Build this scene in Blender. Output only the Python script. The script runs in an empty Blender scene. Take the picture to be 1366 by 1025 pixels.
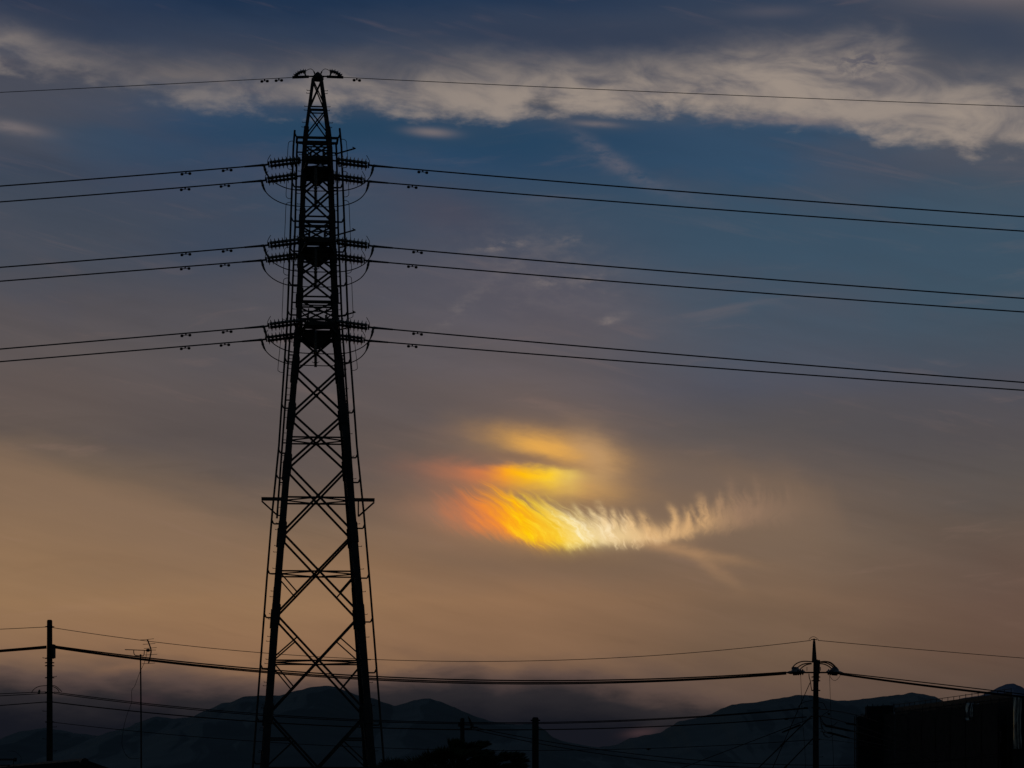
import bpy, math, random
from mathutils import Vector, noise as mnoise

R = math.radians
random.seed(7)
SC = bpy.context.scene
COL = SC.collection
F = 1366 * 100 / 36.0          # focal length in photograph pixels
HY = 1060.0                    # image row of the true horizon
CAMZ = 5.0

# ------------------------------------------------------------------ camera
cam_d = bpy.data.cameras.new("camera")
cam = bpy.data.objects.new("camera", cam_d)
COL.objects.link(cam)
cam.location = (0, 0, CAMZ)
cam.rotation_euler = (R(90), 0, 0)
cam_d.sensor_width = 36
cam_d.lens = 100
cam_d.shift_y = (HY - 512.5) / 1366.0
cam_d.clip_start = 0.5
cam_d.clip_end = 150000
SC.camera = cam
SC.view_settings.view_transform = 'Standard'
SC.view_settings.look = 'None'
SC.view_settings.exposure = 0
SC.view_settings.gamma = 1

# ------------------------------------------------------------------ sun (22 degrees left of the sun dog, behind cloud)
SUN_AZ, SUN_EL = R(-21.5), R(5.4)
sd = bpy.data.lights.new("sun", 'SUN')
sd.energy = 0.06
sd.angle = R(0.5)
sd.color = (1.0, 0.55, 0.25)
sun = bpy.data.objects.new("sun", sd)
COL.objects.link(sun)
sdir = Vector((math.sin(SUN_AZ) * math.cos(SUN_EL), math.cos(SUN_AZ) * math.cos(SUN_EL), math.sin(SUN_EL)))
sun.rotation_euler = (-sdir).to_track_quat('-Z', 'Y').to_euler()
sun.location = sdir * 300

# ------------------------------------------------------------------ world: dusk sky with procedural clouds by direction
W = bpy.data.worlds.new("World")
SC.world = W
W.use_nodes = True
NT = W.node_tree
NT.nodes.clear()
N = NT.nodes.new
LK = NT.links.new


def lin(c):
    return tuple((v / 255 / 12.92) if v / 255 <= 0.04045 else ((v / 255 + 0.055) / 1.055) ** 2.4 for v in c) + (1.0,)


class E:
    """a scalar expression in the world's node tree"""
    def __init__(s, sock): s.s = sock
    def __add__(s, o): return mth('ADD', s, o)
    def __radd__(s, o): return mth('ADD', o, s)
    def __sub__(s, o): return mth('SUBTRACT', s, o)
    def __rsub__(s, o): return mth('SUBTRACT', o, s)
    def __mul__(s, o): return mth('MULTIPLY', s, o)
    def __rmul__(s, o): return mth('MULTIPLY', o, s)
    def __truediv__(s, o): return mth('DIVIDE', s, o)


def mth(op, *a):
    n = N('ShaderNodeMath'); n.operation = op
    for i, v in enumerate(a):
        if isinstance(v, E): LK(v.s, n.inputs[i])
        else: n.inputs[i].default_value = v
    return E(n.outputs[0])


def clamp(x): return mth('MINIMUM', mth('MAXIMUM', x, 0.0), 1.0)


def ss(a, b, x):
    n = N('ShaderNodeMapRange'); n.interpolation_type = 'SMOOTHSTEP'
    for i, v in ((0, x), (1, a), (2, b)):
        if isinstance(v, E): LK(v.s, n.inputs[i])
        else: n.inputs[i].default_value = v
    return E(n.outputs[0])


def noi(u, v, seed, detail=3, rough=0.5, dist=0.0):
    c = N('ShaderNodeCombineXYZ')
    for i, q in enumerate((u, v, seed)):
        if isinstance(q, E): LK(q.s, c.inputs[i])
        else: c.inputs[i].default_value = q
    n = N('ShaderNodeTexNoise'); n.noise_dimensions = '3D'
    LK(c.outputs[0], n.inputs['Vector'])
    n.inputs['Scale'].default_value = 1
    n.inputs['Detail'].default_value = detail
    n.inputs['Roughness'].default_value = rough
    n.inputs['Distortion'].default_value = dist
    return E(n.outputs[0])


def ramp(x, lo, hi, stops, interp='LINEAR'):
    n = N('ShaderNodeValToRGB'); cr = n.color_ramp; cr.interpolation = interp
    pos = (x - lo) * (1.0 / (hi - lo))
    LK(pos.s, n.inputs[0])
    cr.elements[0].position = (stops[0][0] - lo) / (hi - lo); cr.elements[0].color = stops[0][1]
    cr.elements[1].position = (stops[-1][0] - lo) / (hi - lo); cr.elements[1].color = stops[-1][1]
    for p, c in stops[1:-1]:
        e = cr.elements.new((p - lo) / (hi - lo)); e.color = c
    return n.outputs[0]


def fn(x, pts, interp='EASE'):
    """piecewise curve: pts = (x, y)"""
    ys = [p[1] for p in pts]; y0, y1 = min(ys), max(ys)
    d = (y1 - y0) or 1.0
    st = [(p[0], ((p[1] - y0) / d,) * 3 + (1,)) for p in pts]
    n = ramp(x, pts[0][0], pts[-1][0], st, interp)
    return E(n) * d + y0


def mix(f, a, b):
    n = N('ShaderNodeMix'); n.data_type = 'RGBA'
    for i, v in ((0, f), (6, a), (7, b)):
        if isinstance(v, E): LK(v.s, n.inputs[i])
        elif hasattr(v, 'is_output'): LK(v, n.inputs[i])
        else: n.inputs[i].default_value = v
    return n.outputs[2]


def scale_col(c, f):
    n = N('ShaderNodeVectorMath'); n.operation = 'SCALE'
    LK(c, n.inputs[0])
    if isinstance(f, E): LK(f.s, n.inputs['Scale'])
    else: n.inputs['Scale'].default_value = f
    return n.outputs[0]


def G(cx, cy, rx, ry, ang=0, u=None, v=None):
    """soft patch centred on (cx, cy), tilted downwards to the right by ang degrees"""
    u = U if u is None else u; v = V if v is None else v
    du, dv = u - cx, v - cy
    c, s = math.cos(R(ang)), math.sin(R(ang))
    a = (du * c + dv * s) * (1 / rx)
    b = (dv * c - du * s) * (1 / ry)
    return mth('EXPONENT', (a * a + b * b) * -1.0)


geo = N('ShaderNodeTexCoord')
sep = N('ShaderNodeSeparateXYZ')
LK(geo.outputs['Generated'], sep.inputs[0])
dx, dy, dz = (E(o) for o in sep.outputs)
AZ = mth('ARCTAN2', dx, dy)
TE = dz / mth('SQRT', dx * dx + dy * dy + 1e-6)
# azimuth and tangent of elevation in units of 1.51 degrees
U = AZ * (F / 100) + 6.83
V = 10.6 - TE * (F / 100)

wn = noi(U * 0.22, V * 0.7, 3.1, 4, 0.55)
wn2 = noi(U * 0.9, V * 2.4 - U * 0.45, 9.3, 4, 0.55)
Vw = V + (wn - 0.5) * 1.1 + (wn2 - 0.5) * 0.35
Uw = U + (noi(U * 0.3, V * 0.5, 21.0, 3) - 0.5) * 1.6
cols = {
    0.0: [(-6, (14, 22, 40)), (0, (37, 52, 78)), (0.45, (54, 63, 82)), (1.1, (72, 75, 87)), (1.8, (74, 77, 88)), (2.5, (60, 70, 87)),
          (3.3, (68, 73, 85)), (4.0, (86, 80, 84)), (5.0, (96, 85, 82)), (5.8, (98, 86, 80)), (6.4, (122, 101, 82)), (7.0, (138, 110, 84)),
          (8.0, (148, 115, 84)), (8.7, (138, 106, 80)), (9.1, (96, 78, 70)), (9.5, (50, 46, 54)), (10.6, (34, 36, 46))],
    3.4: [(-6, (14, 22, 40)), (0, (30, 50, 77)), (0.5, (50, 63, 84)), (1.1, (76, 78, 88)), (1.8, (48, 72, 100)), (2.5, (58, 68, 88)),
          (3.3, (60, 69, 86)), (4.0, (84, 80, 86)), (5.0, (92, 84, 84)), (5.8, (88, 80, 79)), (6.4, (98, 86, 80)), (7.0, (122, 100, 82)),
          (8.0, (148, 114, 83)), (8.7, (140, 106, 79)), (9.1, (84, 69, 65)), (9.5, (48, 43, 51)), (10.6, (34, 36, 46))],
    6.83: [(-6, (14, 22, 40)), (0, (33, 53, 80)), (0.5, (54, 65, 85)), (1.1, (84, 84, 90)), (1.8, (38, 68, 98)), (2.5, (50, 70, 94)),
           (3.3, (74, 78, 94)), (4.0, (90, 86, 96)), (5.0, (102, 91, 90)), (5.8, (108, 93, 86)), (6.4, (112, 95, 84)), (7.0, (124, 101, 84)),
           (8.0, (142, 108, 80)), (8.7, (134, 102, 77)), (9.1, (92, 74, 68)), (9.5, (52, 46, 54)), (10.6, (34, 36, 46))],
    10.2: [(-6, (16, 24, 42)), (0, (48, 62, 84)), (0.5, (58, 68, 85)), (1.1, (90, 88, 92)), (1.8, (54, 76, 100)), (2.5, (48, 76, 102)),
           (3.3, (56, 82, 104)), (4.0, (66, 84, 102)), (5.0, (80, 82, 94)), (5.8, (90, 84, 84)), (6.4, (104, 90, 82)), (7.0, (116, 97, 82)),
           (8.0, (122, 97, 77)), (8.7, (110, 88, 71)), (9.1, (100, 80, 68)), (9.5, (88, 72, 64)), (10.6, (60, 54, 56))],
    13.66: [(-6, (18, 26, 44)), (0, (86, 84, 90)), (0.5, (70, 75, 88)), (1.1, (82, 83, 90)), (1.8, (86, 89, 96)), (2.5, (68, 82, 97)),
            (3.3, (58, 82, 102)), (4.0, (60, 81, 98)), (5.0, (76, 78, 88)), (5.8, (84, 79, 81)), (6.4, (90, 83, 80)), (7.0, (98, 84, 75)),
            (8.0, (101, 80, 69)), (8.7, (99, 77, 65)), (9.1, (92, 74, 64)), (9.5, (84, 69, 62)), (10.6, (60, 54, 56))],
}
keys = sorted(cols)
base = None
for i, k in enumerate(keys):
    c = ramp(Vw, -6, 10.6, [(p, lin(q)) for p, q in cols[k]])
    base = c if base is None else mix(ss(keys[i - 1], k, Uw), base, c)

# drifting cirrus streaks and mauve veils
st1 = noi(U * 0.35, V * 2.6 - U * 0.55, 40.0, 5, 0.55)
ca, sa = math.cos(R(14)), math.sin(R(14))
st2 = noi((U * ca + V * sa) * 0.4, (V * ca - U * sa) * 4.2, 43.0, 7, 0.6, 0.4)
st3 = noi((U * 0.98 - V * 0.2) * 0.5, (V * 0.98 + U * 0.1) * 3.4, 47.0, 7, 0.6, 0.5)
where = ss(0.4, 0.62, noi(U * 0.4, V * 0.6, 49.0, 3))
cir = (st2 - 0.5) * (1.0 - where) + (st3 - 0.5) * where
base = scale_col(base, 0.86 + st1 * 0.28)
base = mix(ss(0.03, 0.24, cir) * ss(9.0, 7.6, V) * 0.4, base, scale_col(mix(0.35, base, lin((150, 118, 104))), 1.12))
base = mix(ss(-0.03, -0.24, cir) * 0.3, base, scale_col(base, 0.78))
veil = ss(0.46, 0.66, noi(U * 0.32, V * 0.85 - U * 0.1, 52.0, 5, 0.55)) * ss(1.3, 2.2, V) * ss(5.6, 4.2, V)
base = mix(veil * 0.4, base, lin((78, 78, 90)))
clear = ss(0.5, 0.7, noi(U * 0.3 + 5.0, V * 0.9, 61.0, 4, 0.5)) * ss(1.2, 1.9, V) * ss(4.4, 3.2, V)
base = mix(clear * 0.4, base, lin((44, 72, 97)))


def patch(col, mask, rgb, amt=1.0):
    return mix(clamp(mask * amt), col, lin(rgb))


nA = noi(U * 1.3, V * 3.0, 70.0, 6, 0.6)      # ragged detail
nB = noi(U * 3.0, V * 6.5, 77.0, 5, 0.6)
rag = (nA - 0.5) * 1.1 + (nB - 0.5) * 0.35
base = patch(base, G(3.2, 1.85, 1.2, 0.26, 4), (42, 66, 92), 0.5)
base = patch(base, G(4.3, 1.74, 1.4, 0.28, 0) + G(6.9, 1.85, 2.2, 0.3, 4), (37, 66, 92), 0.75)
base = patch(base, G(8.6, 3.0, 2.4, 0.7, 6), (52, 76, 98), 0.6)
base = patch(base, G(11.8, 3.4, 2.2, 0.7, 5), (57, 80, 99), 0.5)
base = patch(base, G(2.9, 3.3, 0.9, 0.35, -8), (54, 68, 90), 0.6)
base = patch(base, G(6.0, 2.85, 0.9, 0.33, 8) + G(2.2, 2.6, 0.8, 0.2, 4) * 0.5, (72, 68, 84), 0.6)
base = patch(base, G(7.2, 3.95, 1.3, 0.5, 10), (94, 86, 95), 0.35)
base = patch(base, G(9.0, 0.45, 3.0, 0.32, 2) + G(13.2, 0.75, 0.9, 0.42, 20), (56, 66, 85), 0.85)
base = patch(base, G(13.6, 0.05, 1.2, 0.18, 0) + G(10.3, 0.2, 0.5, 0.08, 0) * 0.35, (104, 98, 104), 0.9)

base = mix(ss(2.2, 2.8, V) * ss(5.4, 4.6, V) * 0.16, base, lin((74, 82, 88)))
# the cream band of cloud
top = fn(U, [(-1, 0.45), (0, 0.5), (1.0, 0.82), (2.0, 1.0), (3.0, 1.02), (4.2, 0.98), (5.2, 0.94), (6.4, 0.86), (8.0, 0.86), (9.0, 0.84),
             (10.0, 0.66), (11.0, 0.6), (11.9, 0.66), (12.5, 1.05), (13.7, 1.2), (15, 1.2)])
bot = fn(U, [(-1, 0.95), (0, 1.0), (1.0, 1.15), (2.0, 1.35), (3.0, 1.5), (4.2, 1.53), (5.2, 1.5), (6.0, 1.6), (6.6, 1.62), (7.2, 1.46), (8.0, 1.52),
             (9.0, 1.52), (10.0, 1.66), (11.0, 1.75), (12.0, 1.98), (13.0, 2.1), (13.7, 2.16), (15, 2.2)])
amt = fn(U, [(-1, 0.75), (0, 0.75), (0.9, 0.66), (1.6, 0.45), (2.6, 0.5), (3.6, 0.68), (4.6, 0.76), (6.0, 0.85), (7.5, 0.95), (10.0, 1.0),
             (12.0, 0.92), (13.7, 0.85), (15, 0.8)])
shade = noi(U * 1.0, V * 2.3 - U * 0.25, 90.0, 6, 0.55, 0.6)
bandm = ss(-0.42, 0.48, V - top + rag * 0.3) * ss(-0.12, 0.26, bot - V + rag * 0.7 + (shade - 0.5) * 0.4)
bcol = mix(ss(0.26, 0.68, shade + (V - top) * 0.12 - 0.04), lin((90, 90, 99)), lin((154, 141, 131)))
base = mix(clamp(bandm * amt), base, bcol)
base = patch(base, (G(12.95, 1.65, 0.5, 0.25, 0) + G(8.6, 1.22, 1.6, 0.22, 3) * 0.8) * bandm * ss(0.25, 0.6, shade), (160, 146, 134), 0.6)
base = patch(base, G(13.0, 0.85, 0.9, 0.28, 12), (66, 73, 87), 0.6)
base = patch(base, G(2.0, 0.45, 2.6, 0.28, 8) + G(7.5, 0.5, 2.4, 0.2, 2), (50, 60, 80), 0.5)
# eddies in the band
edd = G(11.5, 0.92, 0.42, 0.2, 5) * ss(0.42, 0.62, noi(U * 3.2, V * 5.5, 97.0, 4, 0.6, 1.2))
base = patch(base, edd, (84, 84, 96), 0.85)
# detached wisps
wis = G(5.75, 1.77, 0.3, 0.06, 4) + G(0.2, 1.83, 0.45, 0.08, 8) * 0.9 + G(7.95, 1.66, 0.3, 0.04, 4) * 0.8 + G(10.6, 1.66, 0.7, 0.07, 4) * 0.9
base = patch(base, wis * ss(0.3, 0.6, nA + 0.1), (124, 114, 114), 0.75)
wis2 = G(8.1, 2.08, 0.55, 0.1, 34) + G(8.6, 2.42, 0.8, 0.1, 22) * 0.5
base = patch(base, wis2 * ss(0.25, 0.65, nB), (96, 96, 108), 0.7)
wis3 = (G(6.7, 3.28, 0.3, 0.06, -6) + G(7.3, 3.77, 0.14, 0.05, 0) + G(8.15, 4.27, 0.18, 0.06, -18) + G(6.1, 4.15, 0.5, 0.1, -40) * 0.4
        + G(7.6, 3.2, 0.2, 0.06, -10) * 0.6 + G(7.9, 3.75, 0.25, 0.08, -10) * 0.5)
base = patch(base, (wis3 + G(7.2, 3.6, 1.0, 0.5, 10) * 0.3) * ss(0.4, 0.66, nB * 0.6 + nA * 0.4), (128, 118, 116), 0.95)

# warm veils in the lower sky
Ur = U + (nA - 0.5) * 0.5
Vr = V + (nA - 0.5) * 0.16 + (nB - 0.5) * 0.1
edge = V - (5.95 + U * 0.3) + (st2 - 0.5) * 0.35
base = patch(base, ss(-0.04, 0.3, edge) * ss(1.6, 0.3, edge) * ss(4.8, 2.2, U), (134, 108, 87), 0.58)
base = patch(base, G(11.6, 5.75, 1.9, 0.4, 8) * (0.6 + st2 * 0.8), (80, 77, 80), 0.5)
base = patch(base, G(5.8, 5.55, 1.3, 0.35, 16) * (0.5 + st2), (86, 80, 82), 0.45)
base = patch(base, G(4.4, 6.15, 2.4, 0.35, 14), (92, 82, 80), 0.45)
base = patch(base, G(6.0, 5.8, 0.9, 0.12, -4) * ss(0.3, 0.7, st1), (120, 98, 88), 0.5)
arc = fn(U, [(7.0, 5.75), (8.2, 5.8), (9.4, 5.92), (10.4, 6.1), (11.0, 6.38), (11.4, 6.9), (12.5, 7.6)])
inside = ss(-0.08, 0.45, V - arc + rag * 0.25) * ss(7.4, 8.4, U) * ss(11.8, 10.6, U) * ss(7.9, 6.9, V)
base = patch(base, inside, (130, 106, 86), 0.5)
base = patch(base, G(9.0, 6.35, 0.9, 0.25, 5), (106, 92, 84), 0.5)
base = patch(base, G(7.4, 7.5, 1.7, 0.22, 3), (116, 94, 76), 0.6)
# sun dog: upper lenses
lens = noi((U * ca + V * sa) * 1.2, (V * ca - U * sa) * 6.0, 110.0, 6, 0.58)
ls = 0.55 + lens * 0.9
base = patch(base, G(7.3, 6.25, 1.0, 0.5, 10, Ur, Vr) * ls, (160, 124, 92), 0.6)
base = patch(base, G(7.35, 5.98, 0.72, 0.18, 13, Ur, Vr) * ls, (226, 166, 80), 1.0)
base = patch(base, G(7.92, 6.08, 0.36, 0.26, 45, Ur, Vr) * ls, (188, 148, 104), 0.8)
base = patch(base, G(7.55, 6.5, 0.68, 0.17, 6, Ur, Vr) * ls, (214, 160, 86), 0.7)
base = patch(base, G(6.3, 6.3, 0.75, 0.16, 5, Ur, Vr) * ls, (176, 112, 84), 0.65)
base = patch(base, G(6.95, 6.11, 0.6, 0.06, 7, Ur, Vr), (124, 97, 82), 0.6)
ltop = 6.27 + (U - 7.2) * 0.04
lv = Vr - ltop + (lens - 0.5) * 0.12
lprof = ss(-0.1, 0.08, lv) * mth('EXPONENT', lv * lv * -15.0)
lalong = fn(U, [(5.4, 0.0), (6.0, 0.2), (6.4, 0.62), (6.8, 1.05), (7.3, 1.1), (7.6, 0.75), (7.9, 0.4), (8.5, 0.0)])
lcol = ramp(U + (lens - 0.5) * 0.4, 5.6, 8.5, [(5.6, lin((170, 110, 84))), (6.4, lin((226, 128, 66))), (6.7, lin((250, 158, 36))), (7.0, lin((255, 188, 14))),
                                              (7.3, lin((255, 206, 44))), (7.6, lin((246, 208, 96))), (7.9, lin((214, 170, 108))), (8.5, lin((172, 136, 104)))])
base = mix(clamp(lprof * lalong * (0.75 + lens * 0.5)), base, lcol)
base = patch(base, G(6.3, 6.9, 0.9, 0.35, 10, Ur, Vr), (166, 118, 90), 0.55)
base = patch(base, G(7.2, 7.02, 0.9, 0.3, 6, Ur, Vr), (196, 152, 84), 0.4)

# sun dog: the fringe of fallstreaks, a soft body with ragged upper edge
low = fn(U, [(5.0, 6.85), (5.6, 6.96), (6.0, 7.06), (6.4, 7.13), (6.9, 7.2), (7.3, 7.31), (7.6, 7.32), (8.0, 7.29), (8.4, 7.29), (8.75, 7.27), (9.1, 7.19),
             (9.6, 7.09), (10.4, 7.02), (11.2, 6.95)])
upp = fn(U, [(5.0, 6.78), (5.5, 6.76), (5.8, 6.66), (6.2, 6.55), (6.5, 6.56), (6.9, 6.64), (7.25, 6.72), (7.6, 6.85), (8.0, 6.92), (8.5, 6.98), (8.8, 7.06),
             (9.2, 6.92), (9.5, 6.76), (10.0, 6.62), (10.6, 6.6), (11.2, 6.75)])
lean = fn(U, [(5.0, 1.2), (6.4, 1.3), (6.9, 1.15), (7.3, 0.85), (7.7, 0.6), (8.2, 0.4), (8.8, 0.25), (9.4, 0.05), (10.0, -0.1), (11.2, -0.1)])
up = low - V
wav = (noi(U * 1.8, V * 2.6, 130.0, 4, 0.55) - 0.5) * 0.3
q = U + lean * up + wav + up * up * 0.25
qw = (noi(U * 5.0, V * 6.0, 133.0, 4, 0.6) - 0.5) * 0.16
fil = noi((q + qw) * 4.2, up * 2.2 + U * 0.15, 120.0, 5, 0.6, 0.3)
fil2 = noi((q + qw) * 10.0, up * 4.0 + U * 0.3, 125.0, 5, 0.62, 0.3)
tx = fil * 0.55 + fil2 * 0.45
tip = noi(q * 6.5, U * 0.2, 128.0, 5, 0.65)
edge_u = V - upp + (tip - 0.5) * 0.75
edge_l = low - V + (fil2 - 0.5) * 0.16 + (fil - 0.5) * 0.12
soft_l = fn(U, [(5.0, 0.3), (6.2, 0.22), (7.0, 0.14), (8.0, 0.1), (9.0, 0.12), (11.2, 0.25)])
body = ss(-0.12, 0.2, edge_u) * ss(soft_l * -0.5, soft_l, edge_l)
bright = fn(U, [(5.0, 0.0), (5.4, 0.14), (5.9, 0.36), (6.2, 0.5), (6.5, 0.82), (6.9, 1.0), (7.5, 1.0), (7.9, 0.88), (8.3, 0.82), (8.7, 0.78), (9.0, 0.6), (9.4, 0.58),
                (9.8, 0.46), (10.3, 0.24), (10.8, 0.06), (11.2, 0.0)])
cont = fn(U, [(5.0, 2.6), (6.0, 2.2), (6.5, 1.2), (7.3, 0.9), (7.8, 1.4), (8.4, 1.8), (9.2, 2.3), (11.2, 2.4)])
fmask = clamp(body * bright * clamp(0.86 + (tx - 0.47) * cont))
frgb = ramp(U + up * 0.55 + (fil - 0.5) * 0.7 + (fil2 - 0.5) * 0.3, 5.0, 11.2, [
    (5.0, lin((140, 108, 92))), (5.8, lin((164, 117, 94))), (6.3, lin((216, 120, 72))), (6.65, lin((248, 140, 48))), (6.95, lin((255, 162, 20))), (7.2, lin((255, 184, 10))),
    (7.45, lin((255, 208, 48))), (7.75, lin((254, 222, 124))), (8.0, lin((248, 220, 160))), (8.4, lin((240, 204, 148))), (8.8, lin((234, 188, 130))), (9.4, lin((218, 172, 120))),
    (10.0, lin((176, 138, 108))), (11.2, lin((150, 120, 100)))])
glow = G(7.0, 7.02, 0.6, 0.24, 26) * 0.5 + G(7.95, 7.16, 0.75, 0.16, 0) * 0.55 + G(6.2, 6.85, 0.6, 0.2, 20) * 0.22 + G(8.8, 7.14, 0.6, 0.12, -4) * 0.35
base = mix(clamp(glow * ss(-0.22, 0.12, edge_l)), base, frgb)
base = mix(fmask, base, frgb)
hot = body * ss(0.46, 0.64, tx) * fn(U, [(6.6, 0.0), (6.95, 0.7), (7.3, 0.8), (7.7, 1.0), (8.2, 0.9), (8.7, 0.5), (9.2, 0.0)])
hcol = ramp(U + up * 0.5, 6.6, 9.2, [(6.6, lin((255, 186, 60))), (7.1, lin((255, 218, 6))), (7.45, lin((255, 232, 60))), (7.8, lin((255, 240, 190))), (8.3, lin((255, 232, 190))), (9.2, lin((236, 192, 136)))])
base = mix(clamp(hot), base, hcol)
# single curling tips above the right half
Us = U + (noi(U * 3.0, V * 4.0, 150.0, 3) - 0.5) * 0.1
tips = None
for xb, yb, xt, yt, bow, wd, am in ((8.92, 7.2, 8.9, 6.68, 0.09, 0.055, 0.8), (9.07, 7.2, 9.07, 6.72, 0.12, 0.045, 0.75), (9.42, 7.06, 9.2, 6.7, -0.04, 0.04, 0.65),
                                    (9.48, 7.04, 9.32, 6.54, -0.03, 0.07, 0.6), (9.5, 7.02, 9.6, 6.5, 0.05, 0.06, 0.5), (8.68, 7.22, 8.54, 6.76, 0.0, 0.07, 0.7),
                                    (8.22, 7.1, 8.14, 6.74, 0.0, 0.05, 0.7), (8.08, 7.1, 7.98, 6.64, 0.0, 0.05, 0.7), (7.78, 7.0, 7.62, 6.68, 0.02, 0.04, 0.6),
                                    (7.98, 7.02, 7.82, 6.74, 0.02, 0.04, 0.6), (8.42, 7.15, 8.34, 6.76, 0.03, 0.06, 0.6), (6.96, 6.95, 6.8, 6.5, -0.02, 0.035, 0.8), (9.72, 6.95, 9.72, 6.3, 0.03, 0.08, 0.2),
                                    (10.05, 6.95, 10.04, 6.3, 0.06, 0.08, 0.2)):
    t = (V - yb) * (1.0 / (yt - yb))
    cx = t * (xt - xb) + xb + t * (1.0 - t) * (4 * bow)
    d = (Us - cx) * (1.0 / wd)
    mk = mth('EXPONENT', d * d * -1.0) * ss(-0.05, 0.25, t) * ss(1.05, 0.55, t) * am
    tips = mk if tips is None else mth('MAXIMUM', tips, mk)
base = mix(clamp(tips * ss(0.3, 0.62, fil2 * 0.6 + nB * 0.4)), base, frgb)
tail = G(9.3, 7.4, 0.7, 0.07, 10, Ur, Vr) * 0.8 + G(9.45, 7.55, 0.45, 0.08, 36, Ur, Vr) * 0.6 + G(8.9, 7.3, 0.4, 0.07, 6, Ur, Vr) * 0.7
base = patch(base, tail * (0.5 + nB), (176, 136, 98), 0.5)

# cloud bank on the horizon
nC = noi(U * 0.9, V * 2.8, 140.0, 6, 0.58, 0.4)
nD = noi(U * 1.8, V * 7.0, 144.0, 6, 0.6, 0.3)
bk = fn(U, [(-2, 8.8), (0, 8.9), (0.6, 8.98), (1.3, 8.98), (1.9, 8.94), (3.0, 9.05), (4.5, 9.0), (5.7, 8.88), (6.3, 8.86), (6.7, 8.95), (7.1, 8.88),
            (7.6, 8.92), (8.2, 9.0), (8.8, 9.14), (9.6, 9.24), (10.4, 9.45), (11.2, 9.9), (14, 10.3)])
bd = V - bk + (nC - 0.5) * 0.36 + (nD - 0.5) * 0.2
base = patch(base, ss(-0.04, 0.1, bd), (88, 71, 66), 0.55)
base = patch(base, ss(0.04, 0.4, bd), (38, 37, 41), 0.93)
base = patch(base, ss(0.3, 0.8, bd), (19, 21, 29), 0.92)
base = patch(base, G(1.75, 8.93, 0.5, 0.05, -10, Ur, Vr), (140, 104, 78), 0.3)
base = patch(base, G(8.55, 9.78, 0.22, 0.06, -6) + G(1.95, 9.35, 0.25, 0.08, 0) * 0.6, (72, 54, 56), 0.6)

bg_cloud = N('ShaderNodeBackground')
LK(base, bg_cloud.inputs[0]); bg_cloud.inputs[1].default_value = 1.0
sky = N('ShaderNodeTexSky')
sky.sky_type = 'NISHITA'; sky.sun_disc = False
sky.sun_elevation = SUN_EL; sky.sun_rotation = SUN_AZ
sky.air_density = 1.0; sky.dust_density = 1.0; sky.ozone_density = 2.0
bg_sky = N('ShaderNodeBackground')
LK(sky.outputs[0], bg_sky.inputs[0]); bg_sky.inputs[1].default_value = 0.1
mixs = N('ShaderNodeMixShader')
# the clear air shows high overhead and away to the sides and back
away = mth('MAXIMUM', ss(0.45, 1.2, mth('ABSOLUTE', AZ)), ss(0.45, 0.9, TE))
LK(away.s, mixs.inputs[0]); LK(bg_cloud.outputs[0], mixs.inputs[1]); LK(bg_sky.outputs[0], mixs.inputs[2])
out = N('ShaderNodeOutputWorld')
LK(mixs.outputs[0], out.inputs[0])
W.cycles.sampling_method = 'MANUAL'
W.cycles.sample_map_resolution = 512


# ------------------------------------------------------------------ materials
def mat(name, c1, c2, rough=0.8, scale=3.0, metallic=0.0, detail=4, spec=0.3):
    m = bpy.data.materials.new(name); m.use_nodes = True
    nt = m.node_tree; b = nt.nodes['Principled BSDF']
    tc = nt.nodes.new('ShaderNodeTexCoord')
    n = nt.nodes.new('ShaderNodeTexNoise'); n.inputs['Scale'].default_value = scale; n.inputs['Detail'].default_value = detail
    r = nt.nodes.new('ShaderNodeValToRGB')
    r.color_ramp.elements[0].position = 0.35; r.color_ramp.elements[1].position = 0.65
    r.color_ramp.elements[0].color = (*c1, 1); r.color_ramp.elements[1].color = (*c2, 1)
    nt.links.new(tc.outputs['Object'], n.inputs['Vector'])
    nt.links.new(n.outputs[0], r.inputs[0]); nt.links.new(r.outputs[0], b.inputs['Base Color'])
    b.inputs['Roughness'].default_value = rough; b.inputs['Metallic'].default_value = metallic
    b.inputs['Specular IOR Level'].default_value = spec
    return m


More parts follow.
